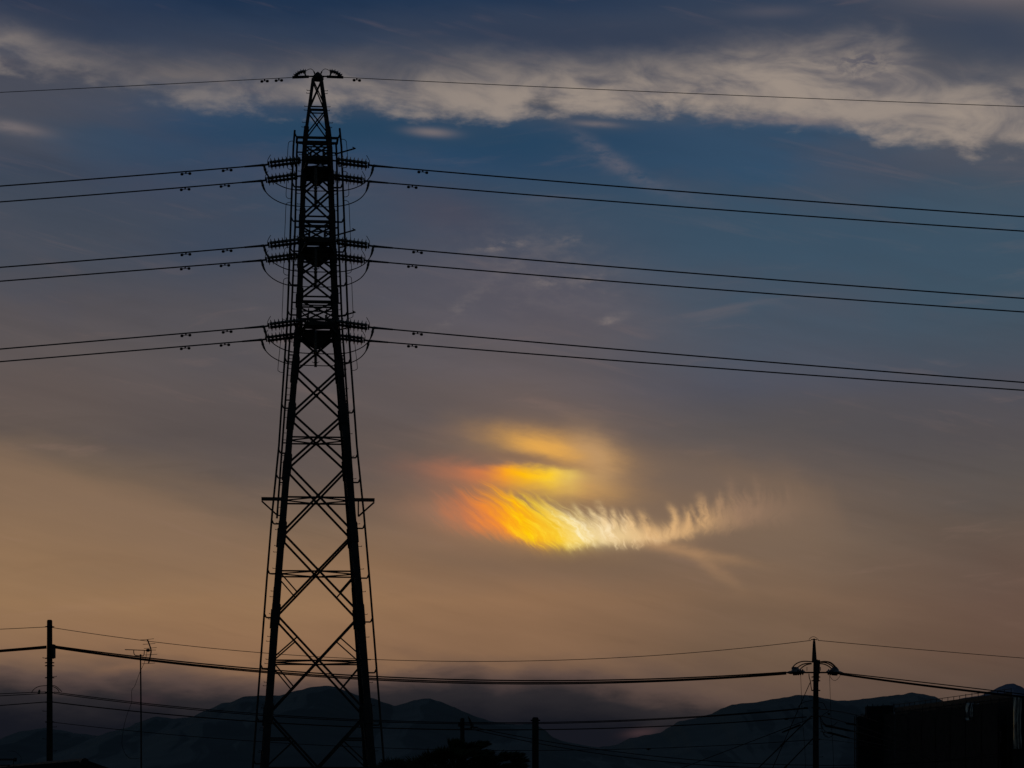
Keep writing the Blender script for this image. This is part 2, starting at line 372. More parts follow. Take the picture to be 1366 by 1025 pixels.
M = dict(
    steel=mat('dark_painted_steel', (0.008, 0.008, 0.009), (0.018, 0.016, 0.016), 0.75, 2.0, spec=0.12),
    cable=mat('black_cable', (0.004, 0.004, 0.004), (0.007, 0.0065, 0.0065), 0.8, 4.0, spec=0.08),
    alu=mat('weathered_conductor', (0.014, 0.014, 0.015), (0.026, 0.026, 0.026), 0.55, 6.0, spec=0.25),
    porcelain=mat('brown_porcelain', (0.012, 0.006, 0.004), (0.02, 0.009, 0.006), 0.3, 5.0, spec=0.35),
    concrete=mat('dark_concrete', (0.008, 0.0075, 0.007), (0.014, 0.013, 0.012), 0.9, 3.0, spec=0.1),  # concrete set near black all over, with slight random variation
    bark=mat('bark', (0.015, 0.01, 0.007), (0.03, 0.02, 0.014), 0.9, 8.0, spec=0.1),
    needle=mat('pine_needles', (0.008, 0.014, 0.006), (0.016, 0.026, 0.01), 0.8, 2.0, spec=0.1),
    leaf=mat('hedge_leaves', (0.008, 0.015, 0.006), (0.018, 0.03, 0.011), 0.8, 2.0, spec=0.1),
    tile=mat('roof_tile', (0.006, 0.006, 0.007), (0.01, 0.01, 0.011), 0.8, 6.0, spec=0.15),
    render=mat('house_render', (0.03, 0.028, 0.026), (0.045, 0.042, 0.038), 0.9, 1.5, spec=0.1),
    glass=mat('dark_glass', (0.005, 0.006, 0.008), (0.008, 0.009, 0.012), 0.1, 1.0, spec=0.5),
    wallc=mat('unfinished_concrete', (0.008, 0.008, 0.009), (0.014, 0.013, 0.013), 0.9, 0.4, spec=0.1),
    net=mat('dark_safety_net', (0.006, 0.006, 0.007), (0.011, 0.011, 0.012), 0.9, 0.8, spec=0.05),
    sheet=mat('pale_plastic_sheet', (0.07, 0.07, 0.085), (0.13, 0.13, 0.15), 0.3, 1.2, spec=0.6),
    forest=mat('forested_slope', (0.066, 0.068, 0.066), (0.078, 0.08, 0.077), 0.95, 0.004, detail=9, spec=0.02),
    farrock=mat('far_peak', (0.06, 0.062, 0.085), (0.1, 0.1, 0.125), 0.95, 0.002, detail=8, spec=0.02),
    ground=mat('dark_field', (0.02, 0.022, 0.014), (0.045, 0.042, 0.028), 0.95, 0.05, detail=8, spec=0.05),
)

# ------------------------------------------------------------------ mesh helpers
WL = {}


class MB:
    """collects bars, tubes and turned shapes, then links them as one mesh object"""
    def __init__(s): s.v = []; s.f = []

    def quad(s, *p):
        i = len(s.v); s.v += [Vector(q) for q in p]; s.f.append(tuple(range(i, i + len(p))))

    def bar(s, a, b, w, h=None, up=None):
        a, b = Vector(a), Vector(b); h = h or w
        d = (b - a)
        if d.length < 1e-6: return s
        d.normalize()
        up = Vector(up) if up else (Vector((0, 1, 0)) if abs(d.y) < 0.9 else Vector((0, 0, 1)))
        x = d.cross(up).normalized(); y = x.cross(d).normalized()
        i = len(s.v)
        for c in (a, b):
            for sx, sy in ((-1, -1), (1, -1), (1, 1), (-1, 1)):
                s.v.append(c + x * (sx * w / 2) + y * (sy * h / 2))
        s.f += [(i, i + 3, i + 2, i + 1), (i + 4, i + 5, i + 6, i + 7)] + [(i + k, i + (k + 1) % 4, i + 4 + (k + 1) % 4, i + 4 + k) for k in range(4)]
        return s

    def angle(s, a, b, w, t, ux, uy):
        """L-section bar; ux, uy point along the two flanges"""
        a, b = Vector(a), Vector(b); ux, uy = Vector(ux), Vector(uy)
        prof = [(0, 0), (w, 0), (w, t), (t, t), (t, w), (0, w)]
        i = len(s.v)
        for c in (a, b):
            for p, q in prof: s.v.append(c + ux * p + uy * q)
        s.f += [tuple(range(i, i + 6))[::-1], tuple(range(i + 6, i + 12))]
        s.f += [(i + k, i + (k + 1) % 6, i + 6 + (k + 1) % 6, i + 6 + k) for k in range(6)]
        return s

    def tube(s, pts, r, n=6):
        pts = [Vector(p) for p in pts]; m = len(pts)
        rs = r if isinstance(r, (list, tuple)) else [r] * m
        i0 = len(s.v); x = None
        for k, p in enumerate(pts):
            d = (pts[min(k + 1, m - 1)] - pts[max(k - 1, 0)])
            if d.length < 1e-9: d = Vector((0, 0, 1))
            d.normalize()
            if x is None:
                x = d.cross(Vector((0, 1, 0)) if abs(d.y) < 0.9 else Vector((1, 0, 0))).normalized()
            else:
                x = (x - d * x.dot(d)).normalized()
            y = d.cross(x)
            for j in range(n):
                t = 2 * math.pi * j / n
                s.v.append(p + (x * math.cos(t) + y * math.sin(t)) * rs[k])
        for k in range(m - 1):
            for j in range(n):
                a = i0 + k * n + j; b = i0 + k * n + (j + 1) % n
                s.f.append((a, b, b + n, a + n))
        s.f.append(tuple(i0 + j for j in range(n))[::-1]); s.f.append(tuple(i0 + (m - 1) * n + j for j in range(n)))
        return s

    def turned(s, a, d, prof, n=12):
        """surface of revolution: prof = (distance along d, radius)"""
        a, d = Vector(a), Vector(d).normalized()
        return s._turn([(a + d * t, r) for t, r in prof], d, n)

    def _turn(s, pr, d, n):
        x = d.cross(Vector((0, 1, 0)) if abs(d.y) < 0.9 else Vector((1, 0, 0))).normalized(); y = d.cross(x)
        i0 = len(s.v); m = len(pr)
        for c, r in pr:
            for j in range(n):
                t = 2 * math.pi * j / n; s.v.append(c + (x * math.cos(t) + y * math.sin(t)) * max(r, 1e-4))
        for k in range(m - 1):
            for j in range(n):
                a = i0 + k * n + j; b = i0 + k * n + (j + 1) % n
                s.f.append((a, b, b + n, a + n))
        s.f.append(tuple(i0 + j for j in range(n))[::-1]); s.f.append(tuple(i0 + (m - 1) * n + j for j in range(n)))
        return s

    def ball(s, c, r, d=(0, 0, 1), n=8):
        return s.turned(Vector(c) - Vector(d).normalized() * r, d, [(r - r * math.cos(math.pi * k / 6), r * math.sin(math.pi * k / 6)) for k in range(7)], n)

    def box(s, lo, hi):
        return s.bar(((lo[0] + hi[0]) / 2, (lo[1] + hi[1]) / 2, lo[2]), ((lo[0] + hi[0]) / 2, (lo[1] + hi[1]) / 2, hi[2]), hi[0] - lo[0], hi[1] - lo[1])

    def plate(s, pts, nrm, t):
        """flat polygon with thickness t along nrm"""
        nrm = Vector(nrm).normalized() * (t / 2); pts = [Vector(p) for p in pts]; n = len(pts); i = len(s.v)
        s.v += [p - nrm for p in pts] + [p + nrm for p in pts]
        s.f += [tuple(range(i, i + n))[::-1], tuple(range(i + n, i + 2 * n))] + [(i + k, i + (k + 1) % n, i + n + (k + 1) % n, i + n + k) for k in range(n)]
        return s

    def build(s, name, m, parent=None, origin=None, smooth=False):
        o0 = WL[parent] if parent is not None else (Vector(origin) if origin is not None else Vector((0, 0, 0)))
        me = bpy.data.meshes.new(name)
        me.from_pydata([tuple(v - o0) for v in s.v], [], s.f)
        me.materials.append(M[m]); me.update()
        if smooth:
            for p in me.polygons: p.use_smooth = True
        o = bpy.data.objects.new(name, me); COL.objects.link(o)
        if parent is not None: o.parent = parent
        else: o.location = o0
        WL[o] = o0
        return o


def tag(o, label, cat, group=None):
    o['label'] = label; o['category'] = cat
    if group: o['group'] = group
    return o


def thing(name, label, cat, loc, group=None):
    o = bpy.data.objects.new(name, None); o.empty_display_size = 0.3
    COL.objects.link(o); o.location = loc; WL[o] = Vector(loc)
    return tag(o, label, cat, group)


def dup(root, loc, label, group=None):
    r = root.copy(); COL.objects.link(r); r.location = loc; r['label'] = label
    if group: r['group'] = group
    for ch in root.children:
        c = ch.copy(); COL.objects.link(c); c.parent = r
        for g in ch.children:
            d = g.copy(); COL.objects.link(d); d.parent = c
    return r


def P(px, py, D): return Vector(((px - 683) * D / F, D, CAMZ + (HY - py) * D / F))


def quad3(p):
    (x0, y0), (x1, y1), (x2, y2) = p
    return lambda x: (y0 * (x - x1) * (x - x2) / ((x0 - x1) * (x0 - x2)) + y1 * (x - x0) * (x - x2) / ((x1 - x0) * (x1 - x2))
                      + y2 * (x - x0) * (x - x1) / ((x2 - x0) * (x2 - x1)))


def catmull(pts, k=6):
    pts = [Vector(p) for p in pts]; o = []
    for i in range(len(pts) - 1):
        a, b, c, d = pts[max(i - 1, 0)], pts[i], pts[i + 1], pts[min(i + 2, len(pts) - 1)]
        for j in range(k):
            t = j / k
            o.append(0.5 * ((2 * b) + (c - a) * t + (2 * a - 5 * b + 4 * c - d) * t * t + (3 * b - a - 3 * c + d) * t ** 3))
    o.append(pts[-1]); return o


# ------------------------------------------------------------------ setting: ground and mountains
g = MB()
NG = 24
xs = [-30000 + 60000 * i / NG for i in range(NG + 1)]
ys = [-3000 + 38000 * j / NG for j in range(NG + 1)]
for y in ys:
    for x in xs: g.v.append(Vector((x, y, 0)))
for j in range(NG):
    for i in range(NG):
        a = j * (NG + 1) + i; g.f.append((a, a + 1, a + NG + 2, a + NG + 1))
o = g.build('ground', 'ground'); o['kind'] = 'structure'


def mountain(name, pts, D, depth, m, rough, step=3.0, back=2500, seed=0.0):
    """ridge whose skyline follows pts, sloping down towards the plain in front and behind"""
    mb = MB(); n = int((pts[-1][0] - pts[0][0]) / step)
    rows = [-1.0, -0.45] + [k / 14 for k in range(15)]
    k = 0
    for i in range(n + 1):
        px = pts[0][0] + (pts[-1][0] - pts[0][0]) * i / n
        while k < len(pts) - 2 and px > pts[k + 1][0]: k += 1
        (x0, y0), (x1, y1) = pts[k], pts[k + 1]
        t = (px - x0) / (x1 - x0); t = t * t * (3 - 2 * t) * 0.5 + t * 0.5
        py = y0 + (y1 - y0) * t
        py += (mnoise.noise((px * 0.35, seed, 0)) * 0.5 + mnoise.noise((px * 0.11, seed, 4)) * 0.9) * rough
        zr = (HY - py) * D / F + CAMZ; X = (px - 683) * D / F
        for v in rows:
            if v < 0:
                y = D - v * back; z = zr * (1 + v) if v > -1 else -20; sx = 0
            else:
                y = D - v * depth
                z = zr * (1 - v) ** 1.25
                q = (X / 900.0, y / 700.0, seed)
                sp = mnoise.fractal(q, 1.0, 2.0, 5)
                z = z + sp * zr * 0.1 * math.sin(math.pi * min(1, v * 1.0)) - (20 if v == 1 else 0)
                z = min(z, CAMZ + (HY - py - 1.5 * v * 14) * y / F) if v > 0 else z
                sx = mnoise.noise((X / 1500, y / 600, seed + 7)) * 120 * math.sin(math.pi * v)
            mb.v.append(Vector((X + sx, y, z)))
    r = len(rows)
    for i in range(n):
        for j in range(r - 1):
            a = i * r + j; mb.f.append((a, a + 1, a + r + 1, a + r))
    o = mb.build(name, m, smooth=True); o['kind'] = 'structure'
    return o


RIDGE = [(-420, 1010), (-200, 985), (-90, 1000), (0, 989), (26, 976), (60, 971), (79, 974), (105, 979), (132, 981.5), (148, 976), (169, 971), (184, 964), (208, 956), (219, 957), (229, 959),
         (253, 957), (277, 947), (298, 938), (306, 937.5), (327, 929), (350, 928), (372, 928), (398, 921), (415, 917), (432, 915), (447, 916),
         (460, 921), (478, 928), (495, 931), (513, 937), (527, 942), (540, 938.5), (555, 933.5), (573, 932), (588, 936), (604, 943),
         (622, 951), (640, 958), (662, 964), (690, 967), (712, 965), (724, 972), (738, 984), (752, 989), (770, 993), (790, 996), (830, 1004), (900, 1022), (1000, 1045)]
mountain('mountain', RIDGE, 15000, 4500, 'forest', 0.8, seed=1.3)
RANGE = [(700, 1030), (760, 1006), (806, 996), (822, 994), (840, 985), (862, 981), (880, 978), (893, 970), (907, 962), (930, 958), (948, 953), (963, 945),
         (978, 940), (995, 938), (1010, 937), (1030, 933), (1050, 930), (1066, 927), (1085, 928), (1100, 932), (1120, 935), (1140, 934), (1160, 931.5),
         (1180, 929), (1200, 927), (1217, 924), (1230, 926), (1246, 929), (1262, 937), (1290, 946), (1340, 960), (1400, 950), (1500, 940), (1700, 975), (1800, 1020)]
mountain('mountain', RANGE, 19000, 5500, 'forest', 0.8, seed=5.1)
PEAK = [(1120, 1000), (1180, 962), (1230, 946), (1262, 937), (1290, 930.5), (1308, 928), (1322, 922), (1334, 916), (1343, 912.5), (1352, 912), (1360, 915), (1372, 922),
        (1400, 934), (1450, 946), (1530, 975), (1620, 1010)]
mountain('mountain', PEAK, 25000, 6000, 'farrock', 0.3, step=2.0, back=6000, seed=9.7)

# ------------------------------------------------------------------ the evening haze between here and the mountains
hz = bpy.data.materials.new('haze'); hz.use_nodes = True
hz.node_tree.nodes.clear()
ho = hz.node_tree.nodes.new('ShaderNodeOutputMaterial'); hv = hz.node_tree.nodes.new('ShaderNodeVolumePrincipled')
hv.inputs['Color'].default_value = (0.92, 0.93, 1.0, 1); hv.inputs['Density'].default_value = 2.9e-5
hz.node_tree.links.new(hv.outputs[0], ho.inputs['Volume'])
M['haze'] = hz
mb = MB(); mb.box((-31000, -3500, -40), (31000, 36000, 1020))
o = mb.build('haze', 'haze'); o['kind'] = 'stuff'

# ------------------------------------------------------------------ transmission tower (axis plane at DT)
DT = 105.0
K = DT / F
AX = 423.0
TC = Vector(((AX - 683) * K, DT, 0))
_r = TC.normalized(); _p = Vector((_r.y, -_r.x, 0))
TR = (_r - _p * 0.03).normalized()          # depth axis of the tower, turned a little from the line of sight
TP = Vector((TR.y, -TR.x, 0))               # width axis


def T(px, py, dpx=0.0):
    """tower point: px, py on the tower's axis plane, dpx = depth offset from the axis in the same unit"""
    return TC + TP * ((px - AX) * K) + TR * (dpx * K) + Vector((0, 0, CAMZ + (HY - py) * K))


def interp(tab, y):
    for (a, b), (c, d) in zip(tab, tab[1:]):
        if y <= c: return b + (d - b) * (y - a) / (c - a)
    return tab[-1][1]


HWT = [(105, 5.2), (182, 15.5), (200, 16.8), (300, 20.2), (435, 24.6), (450, 25.8), (600, 38.2), (780, 52.5), (1000, 68.5), (1241, 86.0)]
LGT = [(105, 3.6), (182, 5.0), (200, 6.0), (300, 6.2), (435, 7.4), (600, 8.2), (780, 8.6), (1000, 9.6), (1241, 10.5)]
hw = lambda y: interp(HWT, y)
lg = lambda y: interp(LGT, y)
YG = HY + CAMZ / K            # row of the ground at the tower's axis

tower = thing('transmission_tower', 'tall dark steel lattice pylon carrying three levels of power lines', 'pylon', T(AX, YG))
ysplit = [106, 146, 182, 240, 292, 345, 398, 450, 494, 556, 624, 714, 823, 954, 1100, YG]
for sx in (-1, 1):
    for sy in (-1, 1):
        mb = MB()
        cut = [106, 182, 200, 300, 435, 450, 600, 780, 1000, YG]
        for a, b in zip(cut, cut[1:]):
            for y, yy in ((a, b),):
                w = (lg(a) + lg(b)) / 2
                A = T(AX + sx * (hw(a) + w / 2), a, sy * (hw(a) + w / 2)); B = T(AX + sx * (hw(b) + w / 2), b, sy * (hw(b) + w / 2))
                mb.angle(A, B, w * K, w * K * 0.42, TP * -sx, TR * -sy)
        for y in ysplit[2:-1]:                     # splice and gusset plates at the nodes
            w = lg(y) * 1.22; h = 9 if y < 460 else 13
            mb.bar(T(AX + sx * hw(y - h), y - h, sy * hw(y - h)), T(AX + sx * hw(y + h), y + h, sy * hw(y + h)), w * K, w * K)
        leg = mb.build('leg', 'steel', tower)
        y = 112.0; i = 0
        while y < 1120:
            l = lg(y) / 2 + 4.5
            c = T(AX + sx * hw(y), y, sy * hw(y))
            pg = MB()
            if i % 2: pg.bar(c, c + TP * (sx * l * K), 0.018)
            else: pg.bar(c, c + TR * (sy * l * K), 0.018)
            pg.bar(c + TP * (sx * (l - 0.6) * K), c + TP * (sx * l * K) + Vector((0, 0, 0.03)), 0.018) if i % 2 else None
            pg.build('climbing_peg', 'steel', leg)
            y += 11 + 4 * (y > 500); i += 1
        ft = MB(); c = T(AX + sx * hw(YG), YG, sy * hw(YG))
        ft.turned(c + Vector((0, 0, -0.3)), (0, 0, 1), [(0, 0.45), (0.55, 0.4), (0.7, 0.32)], 12)
        ft.build('footing', 'concrete', leg)


def face_pt(face, t, y):
    """t in -1..1 across the face"""
    h = hw(y)
    if face == 'front': return T(AX + t * h, y, -h)
    if face == 'back': return T(AX + t * h, y, h)
    if face == 'left': return T(AX - h, y, t * h)
    return T(AX + h, y, t * h)


FACES = ('front', 'back', 'left', 'right')
NOR = {'front': -TR, 'back': TR, 'left': -TP, 'right': TP}
# X panels: top node, bottom node, member thickness
PANELS = [(108, 146, 1.7), (149, 184, 1.7), (191, 213, 2.2), (256, 291, 2.5), (299, 320, 2.2), (362, 397, 2.6), (406, 428, 2.2), (446, 493, 2.9),
          (496, 556, 2.9), (556, 624, 2.9), (624, 715, 2.9), (715, 823, 2.9), (823, 954, 2.9), (954, 1110, 2.9), (1110, YG - 6, 2.9)]


def crossing(a, b):
    wa, wb = hw(a), hw(b)
    return a + (b - a) * wa / (wa + wb)


for face in FACES:
    for a, b, w in PANELS:
        mb = MB(); n = Vector(NOR[face]) * (w * K * 0.55)
        mb.bar(face_pt(face, -1, a) + n, face_pt(face, 1, b) + n, w * K, w * K * 0.5, NOR[face])
        mb.bar(face_pt(face, 1, a) - n, face_pt(face, -1, b) - n, w * K, w * K * 0.5, NOR[face])
        c = crossing(a, b); s = w * 1.0
        mb.plate([face_pt(face, 0, c - s), face_pt(face, s / hw(c), c), face_pt(face, 0, c + s), face_pt(face, -s / hw(c), c)], NOR[face], w * K * 0.8)
        if b > 760:                                 # redundant members of the tall panels
            for t in (-1, 1):
                for (yn, f) in ((c, 0.5),):
                    up = (a + c) / 2; dn = (c + b) / 2
                    mid_u = (face_pt(face, t, a) + face_pt(face, 0, c)) / 2
                    mid_d = (face_pt(face, t, b) + face_pt(face, 0, c)) / 2
                    node = face_pt(face, t, c - (2 if a < 950 else 0))
                    if a > 700 and a != 715: mb.bar(node, mid_u, w * K * 0.62)
                    mb.bar(face_pt(face, t, c + 2), mid_d, w * K * 0.62)
                    if a > 900:
                        yh = c - 37 if a < 1000 else c
                        pt = face_pt(face, t, a) + (face_pt(face, 0, c) - face_pt(face, t, a)) * 0.45
                        hp = face_pt(face, t, HY - (pt.z - CAMZ) / K)
                        mb.bar(hp, pt, w * K * 0.7)
        mb.build('cross_brace', 'steel', tower)
    for y, w in ((145, 1.6), (148.5, 1.4), (187, 2.0), (192.5, 1.6), (197, 1.6), (293, 2.0), (299, 2.0), (305, 1.6), (400, 2.0), (406, 2.0), (411.5, 1.6), (213, 2.5), (237, 2.5),
                 (322, 2.5), (346, 2.5), (430, 2.5), (452, 2.5), (588, 2.0), (668, 2.2), (766, 2.0), (884, 2.0), (1025, 2.2)):
        mb = MB(); mb.bar(face_pt(face, -1, y), face_pt(face, 1, y), w * K, w * K, NOR[face])
        mb.build('horizontal_strut', 'steel', tower)

# plan bracing at the horizontal levels, running to the middle of the opposite face
for y in (588, 668, 766, 884):
    mb = MB()
    for a, b in (('front', 'left'), ('left', 'back'), ('back', 'right'), ('right', 'front')):
        mb.bar(face_pt(a, 0, y), face_pt(b, 0, y), 1.6 * K)
    mb.build('plan_brace', 'steel', tower)

# peak head
mb = MB()
mb.turned(T(AX + 1, 108), (0, 0, 1), [(0, 6 * K), (4 * K, 7 * K), (8 * K, 5.5 * K), (11 * K, 2 * K), (12 * K, 0.6 * K)], 10)
mb.bar(T(AX - 7, 104, -6), T(AX + 9, 104, -6), 2 * K); mb.bar(T(AX - 7, 104, 6), T(AX + 9, 104, 6), 2 * K)
mb.build('peak_cap', 'steel', tower)

# inverted V, gusset and vertical web under each crossarm level
LEV = [220.0, 328.0, 437.0]
for y in LEV:
    for face in ('front', 'back'):
        mb = MB()
        if y < 430:
            for t in (-1, 1): mb.bar(face_pt(face, 0.0, y + 20), face_pt(face, t, y + 36), 2.4 * K)
        mb.plate([face_pt(face, -0.85, y + 13), face_pt(face, 0.85, y + 13), face_pt(face, 0.12, y + 25), face_pt(face, -0.12, y + 25)], NOR[face], 0.03)
        mb.build('gusset_plate', 'steel', tower)
        for t in (-0.5, 0.5):
            mb = MB()
            mb.bar(face_pt(face, t, y - 21), face_pt(face, t, y - 8), 1.6 * K)
            mb.bar(face_pt(face, t * 2, y - 19), face_pt(face, t, y - 8), 1.6 * K)
            mb.build('web_strut', 'steel', tower)

# crossarms towards and away from the camera
ARM = 55.0
for y in LEV:
    for sy in (-1, 1):
        mb = MB()
        yt, yb, yz = y - 8, y + 18, y + 5
        ht, hb = hw(yt), hw(yb)
        tip = [T(AX + s * 13, yz, sy * (ARM + 4)) for s in (-1, 1)]
        for i, s in enumerate((-1, 1)):
            mb.bar(T(AX + s * ht, yt, sy * ht), tip[i], 2.8 * K); mb.bar(T(AX + s * hb, yb - 4, sy * hb), tip[i], 3.2 * K)
            for f in (0.35, 0.7):
                a = T(AX + s * ht, yt, sy * ht).lerp(tip[i], f); b = T(AX + s * hb, yb - 4, sy * hb).lerp(tip[i], f - 0.2)
                c = T(AX + s * hb, yb - 4, sy * hb).lerp(tip[i], f)
                mb.bar(a, b, 1.8 * K); mb.bar(a, c, 1.8 * K)
        mb.bar(tip[0], tip[1], 4 * K)
        for f in (0.3, 0.65):
            l = T(AX - hb, yb - 4, sy * hb).lerp(tip[0], f); r = T(AX + hb, yb - 4, sy * hb).lerp(tip[1], f)
            mb.bar(l, r, 1.5 * K); mb.bar(T(AX - hb, yb - 4, sy * hb).lerp(tip[0], f - 0.3), r, 1.2 * K)
            l = T(AX - ht, yt, sy * ht).lerp(tip[0], f); r = T(AX + ht, yt, sy * ht).lerp(tip[1], f)
            mb.bar(l, r, 1.3 * K); mb.bar(T(AX - ht, yt, sy * ht).lerp(tip[0], f - 0.3), r, 1.1 * K)
        # end plates that take the strain insulators
        mb.plate([T(AX - 19, y + 1, sy * ARM), T(AX + 19, y + 1, sy * ARM), T(AX + 17, y + 9, sy * ARM), T(AX - 17, y + 9, sy * ARM)], TR, 0.05)
        mb.build('crossarm', 'steel', tower)
    # working platform slats between the arms
    mb = MB()
    for k in range(-4, 5):
        mb.bar(T(AX - 17, y + 9, k * 6.5), T(AX + 17, y + 9, k * 6.5), 2.2 * K)
    for s in (-1, 1): mb.bar(T(AX + s * 17, y + 10.2, -30), T(AX + s * 17, y + 10.2, 30), 2.0 * K)
    mb.build('working_platform', 'steel', tower)
    # stay arms to the right
    mb = MB()
    mb.bar(T(446, y - 10, -20), T(472, y - 16, -30), 1.7 * K); mb.bar(T(469, y - 18, -29), T(473, y - 15.7, -30.5), 1.2 * K)
    mb.bar(T(451, y + 6, -20), T(466, y + 3.5, -26), 1.7 * K)
    mb.build('stay_arm', 'steel', tower)

# head frame on top of the cage
mb = MB()
for d in (-15, 15): mb.bar(T(396, 187.5, d), T(451, 187.5, d), 3 * K)
for x in (396, 450): mb.bar(T(x, 187.5, -15), T(x, 187.5, 15), 2.6 * K)
mb.build('head_frame', 'steel', tower)

# anti-climbing bracket
mb = MB()
for d in (-44.0,):
    for sx in (-1, 1):
        xo = AX + sx * 74.5; xi = AX + sx * 44
        mb.bar(T(xo, 671, d), T(xi, 671, d), 4.4 * K); mb.bar(T(xo - sx * 0.5, 674, d), T(AX + sx * 53, 693, d), 2.1 * K)
        mb.bar(T(AX + sx * 53, 693, d), T(AX + sx * 53, 671, d), 1.8 * K)
        mb.build('guard_bracket', 'steel', tower); mb = MB()

# climbing rails beside the legs, their brackets and hoops
for sx in (-1, 1):
    y0 = 178 if sx < 0 else 174
    mb = MB(); ptsr = []
    for y in [y0, 200, 250, 300, 350, 400, 440, 460, 520, 600, 690, 780, 900, 1000, 1120, YG]:
        off = interp([(170, 15), (450, 15.5), (600, 13.2), (690, 15.0), (1300, 16.2)], y)
        ptsr.append(T(AX + sx * (hw(y) + off), y, -hw(y)))
    mb.tube(ptsr, 1.35 * K, 8)
    rail = mb.build('climbing_rail', 'steel', tower)
    bk_ = MB()
    for y in [187, 254, 300, 340, 385, 425, 488, 550, 610, 643, 704, 770, 828, 895, 964, 1020]:
        y += 5 if sx > 0 and y > 500 else 0
        off = interp([(170, 15), (450, 15.5), (600, 13.2), (690, 15.0), (1300, 16.2)], y)
        c = T(AX + sx * hw(y), y, -hw(y)); e = T(AX + sx * (hw(y) + off - 3), y, -hw(y)); f = T(AX + sx * (hw(y - 5) + off), y - 6, -hw(y - 5))
        bk_ = MB(); bk_.bar(c, e, 1.9 * K); bk_.bar(e, f, 1.9 * K)
        bk_.build('rail_bracket', 'steel', rail)
    mb = MB(); ptsr = []
    for y in [188, 200, 250, 300, 350, 400, 440, 460, 520, 600, 688]:
        off = interp([(180, 10.0), (300, 8.6), (450, 10), (600, 8.2), (690, 7.5)], y)
        ptsr.append(T(AX + sx * (hw(y) + off), y, hw(y)))
    mb.tube(ptsr, 1.35 * K, 8)
    rail = mb.build('climbing_rail', 'steel', tower)
    bk_ = MB()
    for y in [200, 250, 300, 350, 400, 470, 530, 587, 640, 684]:
        off = interp([(180, 10.0), (300, 8.6), (450, 10), (600, 8.2), (690, 7.5)], y)
        bk_ = MB(); bk_.bar(T(AX + sx * hw(y), y, hw(y)), T(AX + sx * (hw(y) + off), y, hw(y)), 1.6 * K)
        bk_.build('rail_bracket', 'steel', rail)
    for (a, b) in ((193, 231), (236, 270), (275, 331), (335, 372), (376, 432), (438, 502)):
        if sx > 0: a -= 4; b -= 4
        x1 = lambda y: AX + sx * (hw(y) + 15.5); x2 = lambda y: AX + sx * (hw(y) + 22.5)
        mb = MB()
        mb.tube(catmull([T(x1(a), a, -hw(a)), T(x1(a) + sx * 3, a, -hw(a)), T(x2(a) - sx * 1.2, a + 1.4, -hw(a)), T(x2(a), a + 5, -hw(a)), T(x2((a + b) / 2), (a + b) / 2, -hw(a)),
                         T(x2(b), b - 5, -hw(b)), T(x2(b) - sx * 1.2, b - 1.4, -hw(b)), T(x1(b) + sx * 3, b, -hw(b)), T(x1(b), b, -hw(b))], 5), 0.42 * K, 5)
        mb.build('rail_hoop', 'steel', tower)

# ------------------------------------------------------------------ strain insulator strings
DF, DB = DT - ARM * K, DT + ARM * K


def zfix(py, D): return CAMZ + (HY - py) * D / F


def make_string(sx, label):
    """double string of discs from the arm plate out to the line clamp; the root is the anchor on the arm"""
    a = Vector((0, 0, 0))
    root = thing('insulator_string', label, 'insulator', a, 'strain insulator strings on the pylon crossarms')
    L = 54 * K
    d = Vector((sx, 0, -0.13)).normalized()
    nd = 8
    for dz, dyo in ((0.045, -0.1), (-0.045, 0.1)):
        mb = MB(); p0 = a + d * (6 * K) + Vector((0, dyo, dz))
        prof = []
        pit = 5.1 * K
        for k in range(nd):
            t = k * pit
            prof += [(t, 0.05), (t + pit * 0.25, 0.06), (t + pit * 0.42, 0.145), (t + pit * 0.52, 0.155), (t + pit * 0.58, 0.07), (t + pit * 0.85, 0.05)]
        mb.turned(p0, d, prof, 14)
        mb.build('disc_string', 'porcelain', root, smooth=False)
    mb = MB()
    mb.bar(a, a + d * (7 * K), 0.05); mb.bar(a + d * (6 * K) + Vector((0, -0.14, 0.06)), a + d * (6 * K) + Vector((0, 0.14, -0.06)), 0.05)
    e = a + d * (47.5 * K)
    mb.bar(e + Vector((0, -0.14, 0.06)), e + Vector((0, 0.14, -0.06)), 0.05); mb.bar(e, a + d * L, 0.06)
    mb.build('yoke_plate', 'steel', root)
    mb = MB()
    b = a + d * (49 * K)
    mb.tube(catmull([b, b + Vector((sx * 0.0, 0, 0.12)), b + Vector((-sx * 0.02, 0, 0.2)), b + Vector((-sx * 0.11, 0, 0.36))], 4), 0.012, 5)
    mb.build('arcing_horn', 'steel', root)
    return root


# line data: (level name, row of front wire, left three points, right three points), then the back wire
LINES = {
    ('top', 'near'): ([(0, 248.5), (180, 234.6), (352, 220.4)], [(498, 221.3), (926, 257.0), (1366, 289.3)]),
    ('top', 'far'): ([(0, 269.6), (180, 255.6), (349, 241.4)], [(492, 242.2), (926, 277.4), (1366, 308.6)]),
    ('middle', 'near'): ([(0, 356.9), (180, 342.5), (352, 327.9)], [(498, 328.7), (926, 365.0), (1366, 398.3)]),
    ('middle', 'far'): ([(0, 375.4), (180, 361.2), (349, 347.6)], [(492, 348.3), (926, 384.2), (1366, 416.4)]),
    ('bottom', 'near'): ([(0, 465.9), (180, 450.6), (352, 435.8)], [(498, 437.4), (926, 475.0), (1366, 510.4)]),
    ('bottom', 'far'): ([(0, 482.7), (180, 467.8), (349, 453.5)], [(492, 454.8), (926, 489.2), (1366, 520.9)]),
}
protoL = protoR = None


